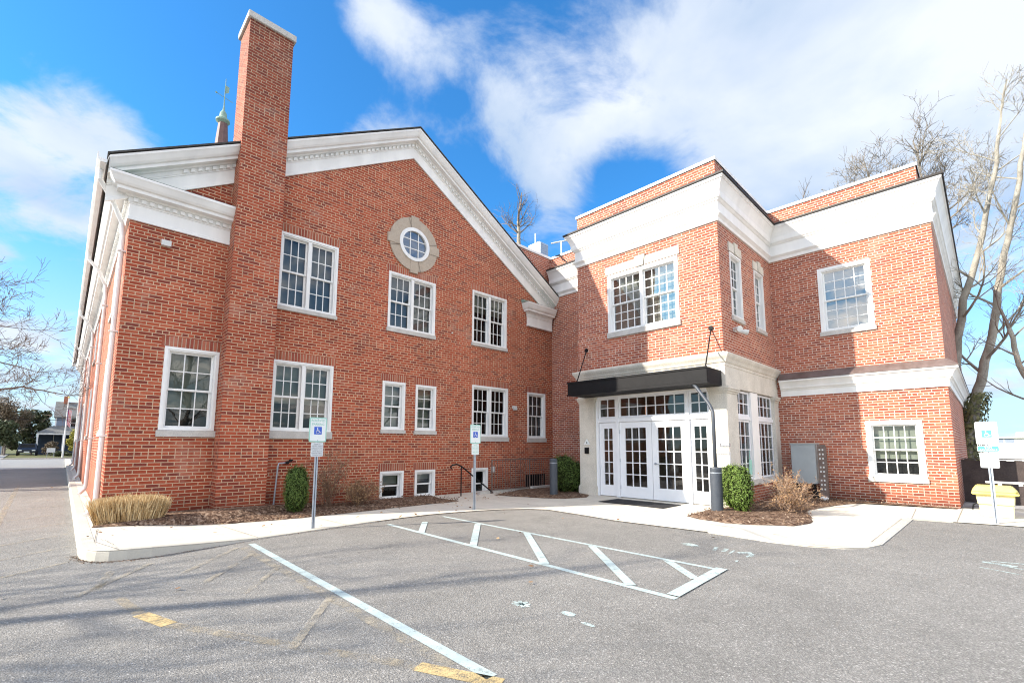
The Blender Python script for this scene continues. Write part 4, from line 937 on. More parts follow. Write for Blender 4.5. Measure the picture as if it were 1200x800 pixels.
hr = thing('stair_handrail', (8.0, 10.6, 0), 'black bent pipe handrail sloping down to the basement door', 'handrail')
mb = MB(); mb.tube([(7.93, 10.62, .80), (7.90, 10.62, .86), (7.96, 10.62, .90), (8.12, 10.62, .92), (8.28, 10.62, .86), (9.5, 10.62, .03)], .022, 8)
mb.build('rail', M['black'], hr); mb = MB(); mb.tube([(8.28, 10.62, -.05), (8.28, 10.62, .86)], .018, 8); mb.build('post', M['black'], hr)
mb = MB(); mb.tube([(9.42, 10.62, -.05), (9.42, 10.62, .09)], .018, 8); mb.build('post', M['black'], hr)
pr = thing('picket_railing', (9.43, 10.6, 0), 'thin dark picket railing round the sunken areaway', 'railing')
mb = MB(); mb.box(9.43, 12.9, 10.59, 10.61, 1.0, 1.03); mb.box(9.43, 12.9, 10.59, 10.61, .10, .12); mb.build('rail', M['rack'], pr)
for x in (9.44, 11.1, 12.75): mb = MB(); mb.box(x-.015, x+.015, 10.585, 10.615, -.05, 1.03); mb.build('post', M['rack'], pr)
mb = MB()
for i in range(30): x = 9.44+i*.112; mb.box(x-.006, x+.006, 10.594, 10.606, .12, 1.0)
mb.build('pickets', M['rack'], pr)
ak = MB(); ak.box(9.0, 11.2, 10.62, 10.80, -.05, .10); ak.box(11.1, 12.95, 10.45, 10.60, -.05, .13); k_ = struct('areaway_kerb', ak, M['sill'])

ub = thing('utility_cabinet', (14.75, 3.4, 0), 'grey metal electric meter cabinet with brown perforated rack, in front of the annex brickwork', 'cabinet')
mb = MB(); mb.box(14.55, 14.95, 3.28, 3.86, .45, 1.50); mb.box(14.53, 14.97, 3.26, 3.88, 1.50, 1.53); mb.build('casing', M['metalbox'], ub, bevel=.01)
mb = MB(); mb.box(14.6, 14.66, 3.06, 3.24, -.05, 1.50)
mb.box(14.9, 14.95, 3.1, 3.2, -.05, 1.45); mb.build('rack', M['rack'], ub)
for i in range(10):
    for y in (3.10, 3.17):
        if i in (3, 6) and y > 3.15: continue
        mb = MB(); mb.box(14.594, 14.602, y, y+.035, .30+i*.115, .345+i*.115); mb.build('knockout', M['plastic_grey'], ub)
mb = MB(); mb.tube([(14.75, 3.4, -.05), (14.75, 3.4, .5)], .05, 8); mb.tube([(14.7, 3.75, -.05), (14.7, 3.75, .5)], .06, 8); mb.tube([(14.55, 3.3, .3), (14.5, 3.28, .1), (14.5, 3.2, 0)], .04, 8); mb.build('conduit', M['black'], ub)
mb = MB(); mb.box(14.45, 14.62, 3.05, 3.22, .03, .14); mb.build('white_cap', M['white'], ub, bevel=.03)
tag(ub, None)

bn = thing('storage_bin', (14.0, .02, 0), 'pale yellow plastic grit bin with overhanging lid, behind the rightmost parking sign', 'bin')
mb = MB()
def frus(mb, x0, x1, y0, y1, z0, X0, X1, Y0, Y1, z1):
    n = len(mb.v); mb.v += [(x0, y0, z0), (x1, y0, z0), (x1, y1, z0), (x0, y1, z0), (X0, Y0, z1), (X1, Y0, z1), (X1, Y1, z1), (X0, Y1, z1)]
    mb.f += [tuple(n+i for i in q) for q in ((3, 2, 1, 0), (4, 5, 6, 7), (0, 1, 5, 4), (1, 2, 6, 5), (2, 3, 7, 6), (3, 0, 4, 7))]
frus(mb, 13.80, 14.30, -.24, .23, .012, 13.76, 14.34, -.25, .25, .27); mb.build('bin_body', M['pale_yellow'], bn, bevel=.012)
mb = MB(); frus(mb, 13.74, 14.36, -.262, .262, .272, 13.70, 14.40, -.28, .28, .47); mb.build('bin_collar', M['pale_yellow'], bn, bevel=.012)
mb = MB(); mb.box(13.62, 14.48, -.34, .34, .475, .53); frus(mb, 13.62, 14.48, -.34, .34, .531, 13.72, 14.40, -.26, .27, .64); mb.build('lid', M['yellow'], bn, bevel=.014)
mb = MB(); mb.tube([(13.80, .27, .30), (13.80, .33, .25), (13.80, .35, .15)], .015, 6); mb.build('latch', M['black'], bn)
sc = thing('plank', (14.6, -.1, 0), 'white flat plank resting across the top of the yellow bin', 'plank')
mb = MB(); mb.box(14.25, 14.36, -.46, .12, .685, .72); mb.build('board', M['white'], sc)
mb = MB(); mb.box(14.28, 14.33, -.42, -.36, .642, .684); mb.box(14.28, 14.33, -.12, -.06, .642, .684); mb.build('foot', M['white'], sc)

# fence right: boards and posts
fe = thing('board_fence', (17.2, .5, 0), 'low dark stained board fence behind the yellow bin', 'fence')
mb = MB(); y = .56
while y > -9:
    w_ = .14; mb.box(17.2+random.uniform(-.004, .004), 17.225, y-w_, y, -.05, 1.10+random.uniform(-.012, .012)); y -= w_-.002
mb.build('boards', M['fence'], fe)
for i in range(5): yy = .5-i*2.2; mb = MB(); mb.box(17.23, 17.33, yy-.1, yy, -.05, 1.12); mb.build('post', M['fence'], fe)
mb = MB(); mb.box(17.16, 17.28, -9, .56, 1.125, 1.15); mb.build('cap_rail', M['fence'], fe)

# ================================================================== SHRUBS
def leaf(mb, p, n, s, asp=.6):
    n = Vector(n).normalized(); a = n.orthogonal().normalized(); a.rotate(Matrix.Rotation(random.uniform(0, 6.28), 3, n)); b = n.cross(a)
    p = Vector(p); a *= s; b *= s*asp
    mb.quad(p-a, p+b*.9, p+a, p-b*.9)
def rnd3():
    while 1:
        v = Vector((random.uniform(-1, 1), random.uniform(-1, 1), random.uniform(-1, 1)))
        if .05 < v.length < 1: return v.normalized()
def topiary(name, label, x, y, z, r, h, mat, n=5200, s=.016, group=None, lobes=None, sq=2.4):
    t = thing(name, (x, y, z), label, 'shrub', group)
    mb = MB(); core = MB()
    lobes = lobes or [(0, 0, r, h)]
    for lx, ly, lr, lh in lobes:
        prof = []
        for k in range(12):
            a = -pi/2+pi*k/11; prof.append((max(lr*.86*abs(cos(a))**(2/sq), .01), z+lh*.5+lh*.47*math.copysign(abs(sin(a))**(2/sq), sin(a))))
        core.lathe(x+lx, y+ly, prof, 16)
        for i in range(n):
            d = rnd3(); a = math.asin(max(-1, min(1, d.z))); t_ = atan2(d.y, d.x)
            bumpy = 1+.09*sin(t_*5+d.z*7+lx*9)+.05*sin(t_*11-d.z*13); k = random.uniform(.84, 1.03)*bumpy
            if sin(t_*3+lx*5+d.z*6)*sin(t_*7-d.z*9+x) > .72 and k > .93: continue
            if random.random() < .06: k += random.uniform(0, .17)
            rr_ = lr*abs(cos(a))**(2/sq)*k; zz_ = z+lh*.5+lh*.5*math.copysign(abs(sin(a))**(2/sq), sin(a))*k
            leaf(mb, (x+lx+rr_*cos(t_), y+ly+rr_*sin(t_), max(zz_, z+.01)), d+rnd3()*.8, random.uniform(.7, 1.3)*s)
    core.build('branches', M['leaf_core'], t); mb.build('foliage', M[mat], t, recalc=False); return t  # solid core, not stems: the foliage's inner shade put into its dark colour
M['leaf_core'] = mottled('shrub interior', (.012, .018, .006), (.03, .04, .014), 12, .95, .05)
topiary('boxwood_shrub', 'clipped column of dark green boxwood beside the chimney, left of the first sign', 3.58, 10.15, .08, .235, .93, 'leaf', 6500)
topiary('boxwood_shrub', 'broad rounded green shrub beside the left bollard in the inner corner', 11.1, 9.15, .05, .42, 1.18, 'leaf', 5200, .019, None, [(0, 0, .42, 1.12), (.35, -.12, .30, .92)])
topiary('yew_shrub', 'bright green upright twin lobed shrub right of the doors, next to the drainpipe bollard', 10.5, 3.83, .06, .26, .98, 'leaf_y', 4800, .018, None, [(0, -.05, .235, .96), (.45, .30, .25, .98)])

def twiggy(name, label, x, y, z, r, h, mat, stems=26, group=None, leaves=0, leafmat='leaf_dead', rad=.006, sub=5):
    t = thing(name, (x, y, z), label, 'shrub', group); mb = MB(); lm_ = MB()
    for i in range(stems):
        a = random.uniform(0, 2*pi); sp = random.uniform(.15, 1); L = h*random.uniform(.75, 1.15)
        p = Vector((x+random.uniform(-.08, .08), y+random.uniform(-.08, .08), z)); d = Vector((cos(a)*sp*r/h, sin(a)*sp*r/h, 1)).normalized()
        def grow(p, d, L, rr_, lv):
            pts = [p.copy()]; n = 5
            for k in range(n): d = (d+rnd3()*.22).normalized(); p = p+d*L/n; pts.append(p.copy())
            mb.tube(pts, [rr_*(1-.75*k/n) for k in range(n+1)], 4 if lv == 0 else 3, False)
            if lv < 2:
                for q in range(sub if lv == 0 else 4):
                    k = random.randint(1, n); dd = (d+rnd3()*.9+Vector((0, 0, .15))).normalized(); grow(pts[k], dd, L*random.uniform(.3, .5), rr_*.55, lv+1)
            elif leaves and random.random() < leaves:
                for q in range(3): leaf(lm_, pts[random.randint(2, n)]+rnd3()*.01, rnd3(), random.uniform(.012, .022))
        grow(p, d, L, rad, 0)
    mb.build('stems', M[mat], t, recalc=False)
    if lm_.v: lm_.build('withered_leaves', M[leafmat], t, recalc=False)
    return t
twiggy('bare_shrub', 'leafless pale twigged shrub in the mulch before the grey utility cabinet', 11.2, 3.05, .05, .85, .62, 'twig_l', 40, None, .9, rad=.010, sub=7)
twiggy('bare_shrub', 'thin dark leafless shrub against the gable wall behind the first sign', 4.40, 10.55, .08, .42, .92, 'twig', 34, None, .8, rad=.007)
twiggy('bare_shrub', 'low brown arching twig clump between the thin shrub and the basement windows', 5.05, 10.35, .08, .60, .48, 'twig', 60, None, .8, rad=.006)
twiggy('bare_shrub', 'small straggle of dry stalks at the foot of the chimney', 2.15, 10.5, .08, .35, .22, 'twig_l', 12, None, .0, rad=.004, sub=2)

# ornamental grass, cut flat
gr = thing('ornamental_grass', (.9, 10.35, .1), 'clipped clump of straw coloured ornamental grass at the wall corner', 'grass clump')
mb = MB()
for i in range(9000):
    u = random.uniform(-1, 1); v = random.uniform(-1, 1)
    if abs(u)**2.4+abs(v)**2.4 > 1: continue
    bx_, by_ = .93+u*.46, 10.42+v*.24; top = .40+random.uniform(-.10, .05)+.015*sin(u*6+v*3)-.05*abs(u)**4
    tx, ty = bx_+u*.06+random.uniform(-.08, .08), by_+v*.07+random.uniform(-.08, .08)
    if random.random() < .06: tx += random.uniform(-.12, .12); ty += random.uniform(-.12, .12); top *= 1.12
    w_ = random.uniform(.0035, .007); a = random.uniform(0, pi); dx, dy = cos(a)*w_, sin(a)*w_
    mx_, my_ = (bx_*.55+tx*.45)+u*.015, (by_*.55+ty*.45)+v*.015; z0 = .13
    mb.quad((bx_-dx, by_-dy, z0), (bx_+dx, by_+dy, z0), (mx_+dx, my_+dy, z0+top*.55), (mx_-dx, my_-dy, z0+top*.55))
    mb.quad((mx_-dx, my_-dy, z0+top*.55), (mx_+dx, my_+dy, z0+top*.55), (tx+dx*.3, ty+dy*.3, z0+top), (tx-dx*.3, ty-dy*.3, z0+top))
m_, t_, p_ = new_mat('straw blades', .8, .2); gg = t_.nodes.new('ShaderNodeNewGeometry'); t_.links.new(ramp(t_, gg.outputs['Random Per Island'], [(0, (.36, .23, .11)), (.5, (.56, .40, .20)), (1, (.80, .65, .40))]), p_.inputs['Base Color']); M['straw'] = m_
mb.build('blades', M['straw'], gr, recalc=False)

# loose chips and leaves
def inpoly(x, y, poly):
    c = False; j = len(poly)-1
    for i in range(len(poly)):
        if (poly[i][1] > y) != (poly[j][1] > y) and x < (poly[j][0]-poly[i][0])*(y-poly[i][1])/(poly[j][1]-poly[i][1])+poly[i][0]: c = not c
        j = i
    return c
m_, t_, p_ = new_mat('bark chips', .95, .1); gg = t_.nodes.new('ShaderNodeNewGeometry'); t_.links.new(ramp(t_, gg.outputs['Random Per Island'], [(0, (.06, .035, .025)), (.6, (.17, .11, .075)), (.9, (.27, .19, .13)), (1, (.42, .33, .25))]), p_.inputs['Base Color']); M['chips'] = m_
mb = MB()
for poly, n, zz_ in ((bedA, 4200, .055), (bedB, 1800, .045), (bedR, 4200, .06)):
    xs = [p[0] for p in poly]; ys = [p[1] for p in poly]; k = 0
    while k < n:
        x, y = random.uniform(min(xs)-.03, max(xs)+.03), random.uniform(min(ys)-.06, max(ys))
        if not inpoly(x, y, poly): continue
        s = random.uniform(.01, .03); leaf(mb, (x, y, hs(x)+zz_*random.uniform(.3, 1.25)+.012), rnd3()+Vector((0, 0, .9)), s, random.uniform(.25, .6)); k += 1
o = mb.build('mulch_chips', M['chips'], None, recalc=False); o['kind'] = 'stuff'
mb = MB()
for i in range(230):
    q = random.random()
    if q < .45: x, y = random.uniform(5.5, 12.8), random.uniform(9.2, 11.1)
    elif q < .6: x, y = random.uniform(9.3, 12.5), random.uniform(8.2, 10.5)
    elif q < .75: x, y = random.uniform(.3, 7.5), random.uniform(8.2, 10.2)
    elif q < .88: x, y = random.uniform(-3, 9), random.uniform(2.5, 8)
    else: x, y = random.uniform(-4, .2), random.uniform(6, 24)
    s = random.uniform(.018, .045); z = (hs(x) if (x > .3 and y > 8) else 0)+.02; d = rnd3()*.6+Vector((0, 0, 1)); leaf(mb, (x, y, z+s*.2), d, s, .7)
o = mb.build('fallen_leaves', M['leaf_dead'], None, recalc=False); o['kind'] = 'stuff'

mb = MB()
for i in range(1500):
    k = random.randint(1, 22); a, b = front[k], front[k+1]; t = random.random(); x = a[0]+(b[0]-a[0])*t; y = a[1]+(b[1]-a[1])*t
    if k == 1 or y > 9.2: y = random.uniform(8.3, 26); x = .27
    off = abs(random.gauss(0, .05))+.015
    d = Vector((b[0]-a[0], b[1]-a[1])).normalized(); leaf(mb, (x+d.y*off, y-d.x*off, .006), rnd3()*.5+Vector((0, 0, 1)), random.uniform(.004, .013), random.uniform(.4, .9))
o = mb.build('kerb_grit', M['chips'], None, recalc=False); o['kind'] = 'stuff'
mb = MB()
def crack(p0, p1, z, n=14, w=.006):
    p0 = Vector(p0); p1 = Vector(p1); q = p0
    for i in range(1, n+1):
        r = p0.lerp(p1, i/n)+Vector((random.uniform(-.02, .02), random.uniform(-.02, .02))); strip(mb, q, r, w*random.uniform(.5, 1.4), z); q = r
crack((.50, 8.75), (.58, 8.25), .1395); crack((.58, 8.25), (.60, 7.86), .1395); crack((2.9, 9.1), (3.3, 8.3), hs(3.1)+.0095, w=.003); crack((9.0, 7.6), (8.1, 6.4), .024, w=.003); crack((9.9, 5.9), (11.0, 6.3), .024, w=.003)
struct('walk_cracks', mb, M['joint'])

# ================================================================== TREES
def limb(mb, p, d, L, r, lv, maxlv, up=.30, wob=.16, kids=(7, 5, 5, 4), ratio=.55, minr=.006, spread=.9, tw=None):
    n = max(4, int(6-lv*.5)); pts = [p.copy()]; ds = []
    for k in range(n):
        d = (d+rnd3()*wob+Vector((0, 0, up*.35))).normalized(); p = p+d*L/n; pts.append(p.copy()); ds.append(d.copy())
    rs = [max(r*(1-.72*k/n), minr*.7) for k in range(n+1)]
    mb.tube(pts, rs, 8 if lv == 0 else (5 if lv == 1 else 3), False)
    if lv < maxlv:
        for q in range(kids[min(lv, len(kids)-1)]):
            t = random.uniform(.22, 1); k = min(int(t*n), n-1); f = t*n-k
            b = pts[k].lerp(pts[k+1], f); dd = ds[k]; o = dd.orthogonal().normalized(); o.rotate(Matrix.Rotation(random.uniform(0, 6.28), 3, dd))
            nd_ = (dd*(1-.35*spread)+o*spread*random.uniform(.55, 1.0)).normalized()
            limb(mb, b, nd_, L*ratio*random.uniform(.7, 1.2), max(rs[k]*.6, minr), lv+1, maxlv, up*.8, wob*1.25, kids, ratio, minr, spread, tw)
def bare_tree(label, trunks, group='bare trees around the building', kids=(6, 5, 5, 4), maxlv=3, L0=.3, mat='bark', spread=.9, name='bare_tree', minr=.008, start=.35, side=(7, 3.6), seed=1, twmat='bark_d'):
    random.seed(seed); base = trunks[0][0][0]; t = thing(name, base, label, 'tree', group)
    tm = MB(); cm = MB()
    for pts, r0, r1 in trunks:
        P_ = [Vector(p) for p in pts]; fine = []
        for a, b in zip(P_, P_[1:]):
            for k in range(4): fine.append(a.lerp(b, k/4)+rnd3()*.03*(1 if k else 0))
        fine.append(P_[-1]); n = len(fine); rs = [r0+(r1-r0)*(i/(n-1))**.8 for i in range(n)]
        rs[0] *= 1.3; tm.tube(fine, rs, 12)
        for i in range(side[0]):
            f = start+(1-start)*(i+.5)/side[0]; k = min(int(f*(n-1)), n-2); d = (fine[k+1]-fine[k]).normalized()
            o = d.orthogonal().normalized(); o.rotate(Matrix.Rotation(i*2.4+random.uniform(-.5, .5), 3, d))
            limb(cm, fine[k], (d*.55+o*.8).normalized(), side[1]*(1.15-.6*f)*random.uniform(.8, 1.2), rs[k]*.42, 1, maxlv+1, .30, .16, (0,)+kids, .52, minr, spread)
        limb(cm, fine[-1], (fine[-1]-fine[-2]).normalized(), side[1]*.7, r1*.9, 1, maxlv+1, .3, .15, (0,)+kids, .55, minr, spread)
    tm.build('trunk', M[mat], t, smooth=True, recalc=False); cm.build('crown', M[twmat], t, recalc=False); return t
T1 = bare_tree('tall forked leafless tree with ivy on its trunk, past the right end of the annex',
    [([(24, .62, -.2), (24, .60, 1.4), (24.1, .72, 4.1), (24.2, .26, 7.0), (24.2, -.25, 8.6), (24.1, -.96, 11.6), (24.1, -1.2, 13.2)], .21, .05),
     ([(23.9, .52, -.2), (23.9, .50, 1.5), (23.9, .28, 2.9), (24, -.04, 4.1), (24, -.47, 5.9), (23.9, -.9, 8.3), (23.8, -1.4, 10.4), (23.8, -1.8, 12.6)], .22, .06)], kids=(6, 5, 4), maxlv=3, side=(10, 3.0), seed=12, start=.40, twmat='bark', minr=.006, spread=.75)
mb = MB(); random.seed(3)
for i in range(2600):
    z = random.random()**1.3*3.4; a = random.uniform(0, 6.28); r = .36-.03*z; yy = .56 if z < 1.6 else .56-(z-1.6)*.25
    leaf(mb, (23.95+cos(a)*r*random.uniform(.8, 1.35), yy+sin(a)*r*random.uniform(.8, 1.5), z), (cos(a), sin(a), .2), random.uniform(.04, .08))
mb.build('ivy', M['leaf_ivy'], T1, recalc=False)
bare_tree('slim leafless tree leaning in from the right edge behind the fence', [([(18.6, -1.5, -.1), (18.5, -1.3, 1.2), (18.2, -1.0, 2.6), (18.0, -.72, 3.6), (18.0, -.62, 4.6)], .10, .05)], kids=(5, 4), maxlv=1, side=(5, 1.6), seed=5, start=.5, minr=.006)
bare_tree('wide crowned leafless tree rising behind the right end of the annex parapet', [([(30, 1.4, 0), (30, 1.4, 6), (30, 1.4, 11), (30, 1.3, 14)], .30, .12), ([(30, 1.45, 9), (30, 2.2, 12), (30, 2.9, 14)], .14, .07)], kids=(6, 5, 5), maxlv=3, side=(11, 4.2), seed=22, start=.66, spread=.85, minr=.010, twmat='bark_m')
bare_tree('small leafless crown showing over the middle of the annex parapet', [([(34, 7.6, 0), (34, 7.5, 8), (34, 7.4, 15)], .22, .10)], kids=(6, 5, 4), maxlv=2, side=(9, 3.8), seed=31, start=.7, minr=.012)
bare_tree('small far leafless crown left of the middle one over the annex parapet', [([(36, 9.9, 0), (36, 9.8, 8), (36, 9.8, 15.0)], .18, .09)], kids=(6, 5, 4), maxlv=2, side=(7, 2.8), seed=33, start=.75, minr=.012)
bare_tree('leafless tree seen above the gable slope beside the rooftop box', [([(24.9, 24.9, 0), (24.8, 24.8, 10), (24.75, 24.75, 17.2), (24.7, 24.8, 19.2)], .26, .12)], kids=(5, 4, 4), maxlv=2, side=(8, 3.6), seed=41, start=.82, minr=.010)
bare_tree('leafless tree whose branches reach in at the left edge of the lot', [([(-6.3, 24.2, 0), (-6.1, 24.1, 2.2), (-5.6, 24, 4), (-5.2, 24, 7)], .22, .09), ([(-5.6, 24, 3), (-4, 24, 3.0), (-2.4, 23.9, 3.2), (-1.2, 23.9, 3.5), (-.1, 23.9, 3.3)], .09, .015), ([(-5.5, 24, 4), (-4, 24, 4.4), (-2.5, 24, 4.5), (-1.0, 24, 4.1)], .08, .012), ([(-5.4, 24, 4.6), (-3.9, 23.7, 5.3), (-2.6, 23.8, 5.6), (-1.5, 24, 5.6)], .07, .012), ([(-5.3, 24, 6), (-3.8, 24.3, 6.6), (-2.4, 24, 6.9)], .07, .012)], kids=(6, 5, 5), maxlv=2, side=(10, 1.9), seed=52, start=.35, spread=.9, minr=.008, mat='bark_d')
bare_tree('leafless parking lot tree up sun of the lot, casting branch shadows on the asphalt', [([(-11.5, 11.4, 0), (-11.4, 11.3, 2.5), (-11, 11.2, 5), (-10.6, 11, 7.5)], .22, .08)], kids=(6, 5, 4), maxlv=2, side=(11, 4.2), seed=63, start=.45, minr=.01, mat='bark_d')
bare_tree('leafless tree behind the photographer, mirrored in the panes', [([(-16, -9, 0), (-16, -9, 3), (-15.8, -9, 8)], .3, .12)], kids=(6, 5, 4), maxlv=2, side=(9, 5), seed=71, start=.4, minr=.012, mat='bark_d')
bare_tree('second leafless tree behind the photographer, south of the lot', [([(7, -24, 0), (7, -24, 3), (7.2, -24, 9)], .35, .12)], kids=(6, 5, 4), maxlv=2, side=(9, 5), seed=72, start=.4, minr=.012, mat='bark_d')

random.seed(99)
def leafy(name, label, x, y, z, rx, ry, h, mat, n, s, cat='tree', group=None, trunk=.12, tl=.3):
    t = thing(name, (x, y, z), label, cat, group); tm = MB(); tm.tube([(x, y, z-.1), (x, y, z+h*.6)], [trunk, trunk*.5], 8)
    for i in range(6): a = i*1.05; tm.tube([(x, y, z+h*(.15+.06*i)), (x+rx*.6*cos(a), y+ry*.6*sin(a), z+h*(.35+.08*i))], [trunk*.4, trunk*.15], 5)
    tm.build('trunk', M['bark_d'], t); mb = MB()
    cl = []
    for i in range(26):
        d = rnd3(); k = random.uniform(.3, .85); cl.append((x+d.x*rx*k, y+d.y*ry*k, z+h*(tl+(1-tl)*.5)+d.z*h*(1-tl)*.5*k, random.uniform(.22, .42)))
    for i in range(n):
        cx_, cy_, cz_, q = random.choice(cl); d = rnd3(); k = random.uniform(.5, 1)
        leaf(mb, (cx_+d.x*rx*q*k, cy_+d.y*ry*q*k, max(cz_+d.z*h*.4*q*k, z+.05)), d+rnd3(), random.uniform(.6, 1.3)*s)
    mb.build('crown', M[mat], t, recalc=False); return t
leafy('evergreen_tree', 'dark evergreen mass left of the blue grey house drive', -5.4, 90, 0, 2.0, 2.4, 4.8, 'leaf_ever', 5200, .16, tl=.05)
leafy('evergreen_tree', 'darker evergreen right behind the parked car', -3.2, 98, 0, 2.3, 2.4, 7.2, 'leaf_ever', 5200, .18, tl=.05)
leafy('brush_tree', 'brown winter brush crown above the evergreens', -5.8, 94, 0, 3.0, 2.5, 7.8, 'leaf_brown', 6000, .13, tl=.25)
leafy('golden_conifer', 'golden yellow conifer beside the flagpole', 1.2, 80, 0, 1.0, 1.0, 3.4, 'leaf_gold', 3600, .10, tl=.02)
leafy('bare_shrub', 'brownish bush before the dark porch', -1.0, 84, 0, .95, .9, 2.0, 'leaf_brown', 2200, .09, 'shrub', tl=.02, trunk=.05)
leafy('low_shrub', 'low green foundation shrub between flagpole and drive', .2, 78, 0, 1.5, .7, .7, 'leaf_ever', 1800, .09, 'shrub', 'low shrubs by the street', tl=.02, trunk=.04)
leafy('low_shrub', 'low dark shrub at the far left edge beside the drive', -7.6, 84, 0, 1.0, .8, 1.4, 'leaf_ever', 1600, .10, 'shrub', 'low shrubs by the street', tl=.02, trunk=.04)
leafy('evergreen_tree', 'broad evergreen behind the photographer, mirrored low in the panes', -6, -26, 0, 4, 4, 7, 'leaf_ever', 3500, .28, tl=.05)

# ================================================================== HOUSES AND FAR THINGS
hs2 = thing('clapboard_house', (1, 98, 0), 'blue grey clapboard house with dark porch and maroon shutters, across the street', 'house')
mb = MB(); mb.box(-1.0, 9, 96, 104, 0, 5.7); mb.quad((-1.0, 96, 5.7), (-1, 104, 5.7), (-1, 100, 7.9)); mb.build('wall', M['siding_blue'], hs2)
mb = MB(); mb.quad((-1.25, 95.7, 5.55), (9.2, 95.7, 5.55), (9.2, 100, 8.05), (-1.25, 100, 8.05)); mb.quad((-1.25, 104.3, 5.55), (9.2, 104.3, 5.55), (9.2, 100, 8.05), (-1.25, 100, 8.05)); mb.box(-1.25, 9.2, 95.65, 95.75, 5.40, 5.55); rf = mb.build('roof', M['roof_g'], hs2)
mb = MB(); mb.box(-.4, .2, 99.4, 100.2, 7.6, 8.9); mb.build('chimney', M['brick'], rf)
mb = MB(); mb.box(-1.06, -.9, 95.94, 96.05, 0, 5.5); mb.build('corner_board', M['white'], hs2)
for x in (.9, 3.6):
    mb = MB(); mb.box(x-.45, x+.45, 95.93, 95.99, 4.0, 5.4); w = mb.build('window', M['white'], hs2)
    mb = MB(); mb.box(x-.35, x+.35, 95.90, 95.925, 4.1, 4.68); mb.box(x-.35, x+.35, 95.90, 95.925, 4.74, 5.3); mb.build('pane', M['roomdark'], w)
    mb = MB(); mb.box(x-.80, x-.48, 95.92, 95.99, 4.0, 5.4); mb.box(x+.48, x+.80, 95.92, 95.99, 4.0, 5.4); mb.build('shutter', M['shutter'], w)
mb = MB(); mb.quad((-2.8, 92.6, 3.1), (9, 92.6, 3.1), (9, 96, 4.2), (-1.2, 96, 4.2)); mb.quad((-2.8, 92.6, 3.1), (-1.2, 96, 4.2), (-2.8, 96, 3.1)); mb.build('porch_roof', M['roof_g'], hs2)
mb = MB(); mb.box(-2.7, 9, 92.7, 92.85, 2.85, 3.09)
for x in (-2.6, 0, 2.6): mb.box(x-.09, x+.09, 92.7, 92.85, 0, 2.85)
mb.build('porch_frame', M['white'], hs2)
mb = MB(); mb.box(-1.0, 9, 95.9, 95.99, 0, 3.0); mb.box(-2.55, -1.0, 96.3, 96.4, 0, 3.0); mb.build('porch_wall', M['porch'], hs2)
h3 = thing('clapboard_house', (-11, 101, 0), 'pale grey house with shingle roof at the far left edge', 'house')
mb = MB(); mb.box(-16, -6.8, 99, 108, 0, 5.6); mb.build('wall', M['siding_grey'], h3)
mb = MB(); mb.quad((-16.3, 98.6, 5.3), (-6.4, 98.6, 5.3), (-6.4, 103.5, 8.6), (-16.3, 103.5, 8.6)); mb.quad((-16.3, 108.4, 5.3), (-6.4, 108.4, 5.3), (-6.4, 103.5, 8.6), (-16.3, 103.5, 8.6)); mb.quad((-6.5, 98.8, 5.3), (-6.5, 108.2, 5.3), (-6.5, 103.5, 8.5)); mb.build('roof', M['roof_g'], h3)
mb = MB(); mb.box(-9, -8.2, 98.95, 98.99, 3.2, 4.6); mb.build('window', M['roomdark'], h3)
h4 = thing('clapboard_house', (-15, 37, 0), 'pale two storey house standing left of the lot, shading the far end of it', 'house')
mb = MB(); mb.box(-22, -9, 28.5, 45.5, 0, 6.8); mb.build('wall', M['siding_grey'], h4)
mb = MB(); mb.quad((-22.3, 28.1, 6.65), (-8.7, 28.1, 6.65), (-8.7, 37, 9.6), (-22.3, 37, 9.6)); mb.quad((-22.3, 45.9, 6.65), (-8.7, 45.9, 6.65), (-8.7, 37, 9.6), (-22.3, 37, 9.6)); mb.quad((-9, 28.5, 6.8), (-9, 45.5, 6.8), (-9, 37, 9.5)); mb.quad((-22, 28.5, 6.8), (-22, 45.5, 6.8), (-22, 37, 9.5)); mb.build('roof', M['roof_g'], h4)
for y in (33, 41): mb = MB(); mb.box(-8.995, -8.95, y-.5, y+.5, 3.4, 4.9); mb.build('window', M['roomdark'], h4)

fp = thing('flagpole', (.1, 74, 0), 'white flagpole with a limp red and white flag before the blue grey house', 'flagpole')
mb = MB(); mb.tube([(.1, 74, 0), (.1, 74, 6.8)], [.09, .05], 10); mb.build('pole', M['white'], fp)
mb = MB(); mb.lathe(.1, 74, [(.01, 6.78), (.09, 6.84), (.09, 6.92), (.01, 6.98)], 10); mb.build('finial', M['yellow'], fp)
for i in range(7):
    mb = MB(); z1 = 5.55-i*.03; 
    xa = .14+i*.05; mb.quad((xa, 73.95+.03*(i % 2), z1), (xa+.06, 73.95+.03*((i+1) % 2), z1-.05), (xa+.06, 73.95+.03*((i+1) % 2), z1-1.75-.05*i), (xa-.03, 73.95+.03*(i % 2), z1-1.7-.04*i))
    if i == 0: fl = mb.build('flag', M['flag_blue'], fp, recalc=False)
    else: mb.build('flag_stripe', M['flag_red' if i % 2 else 'flag_white'], fl, recalc=False)

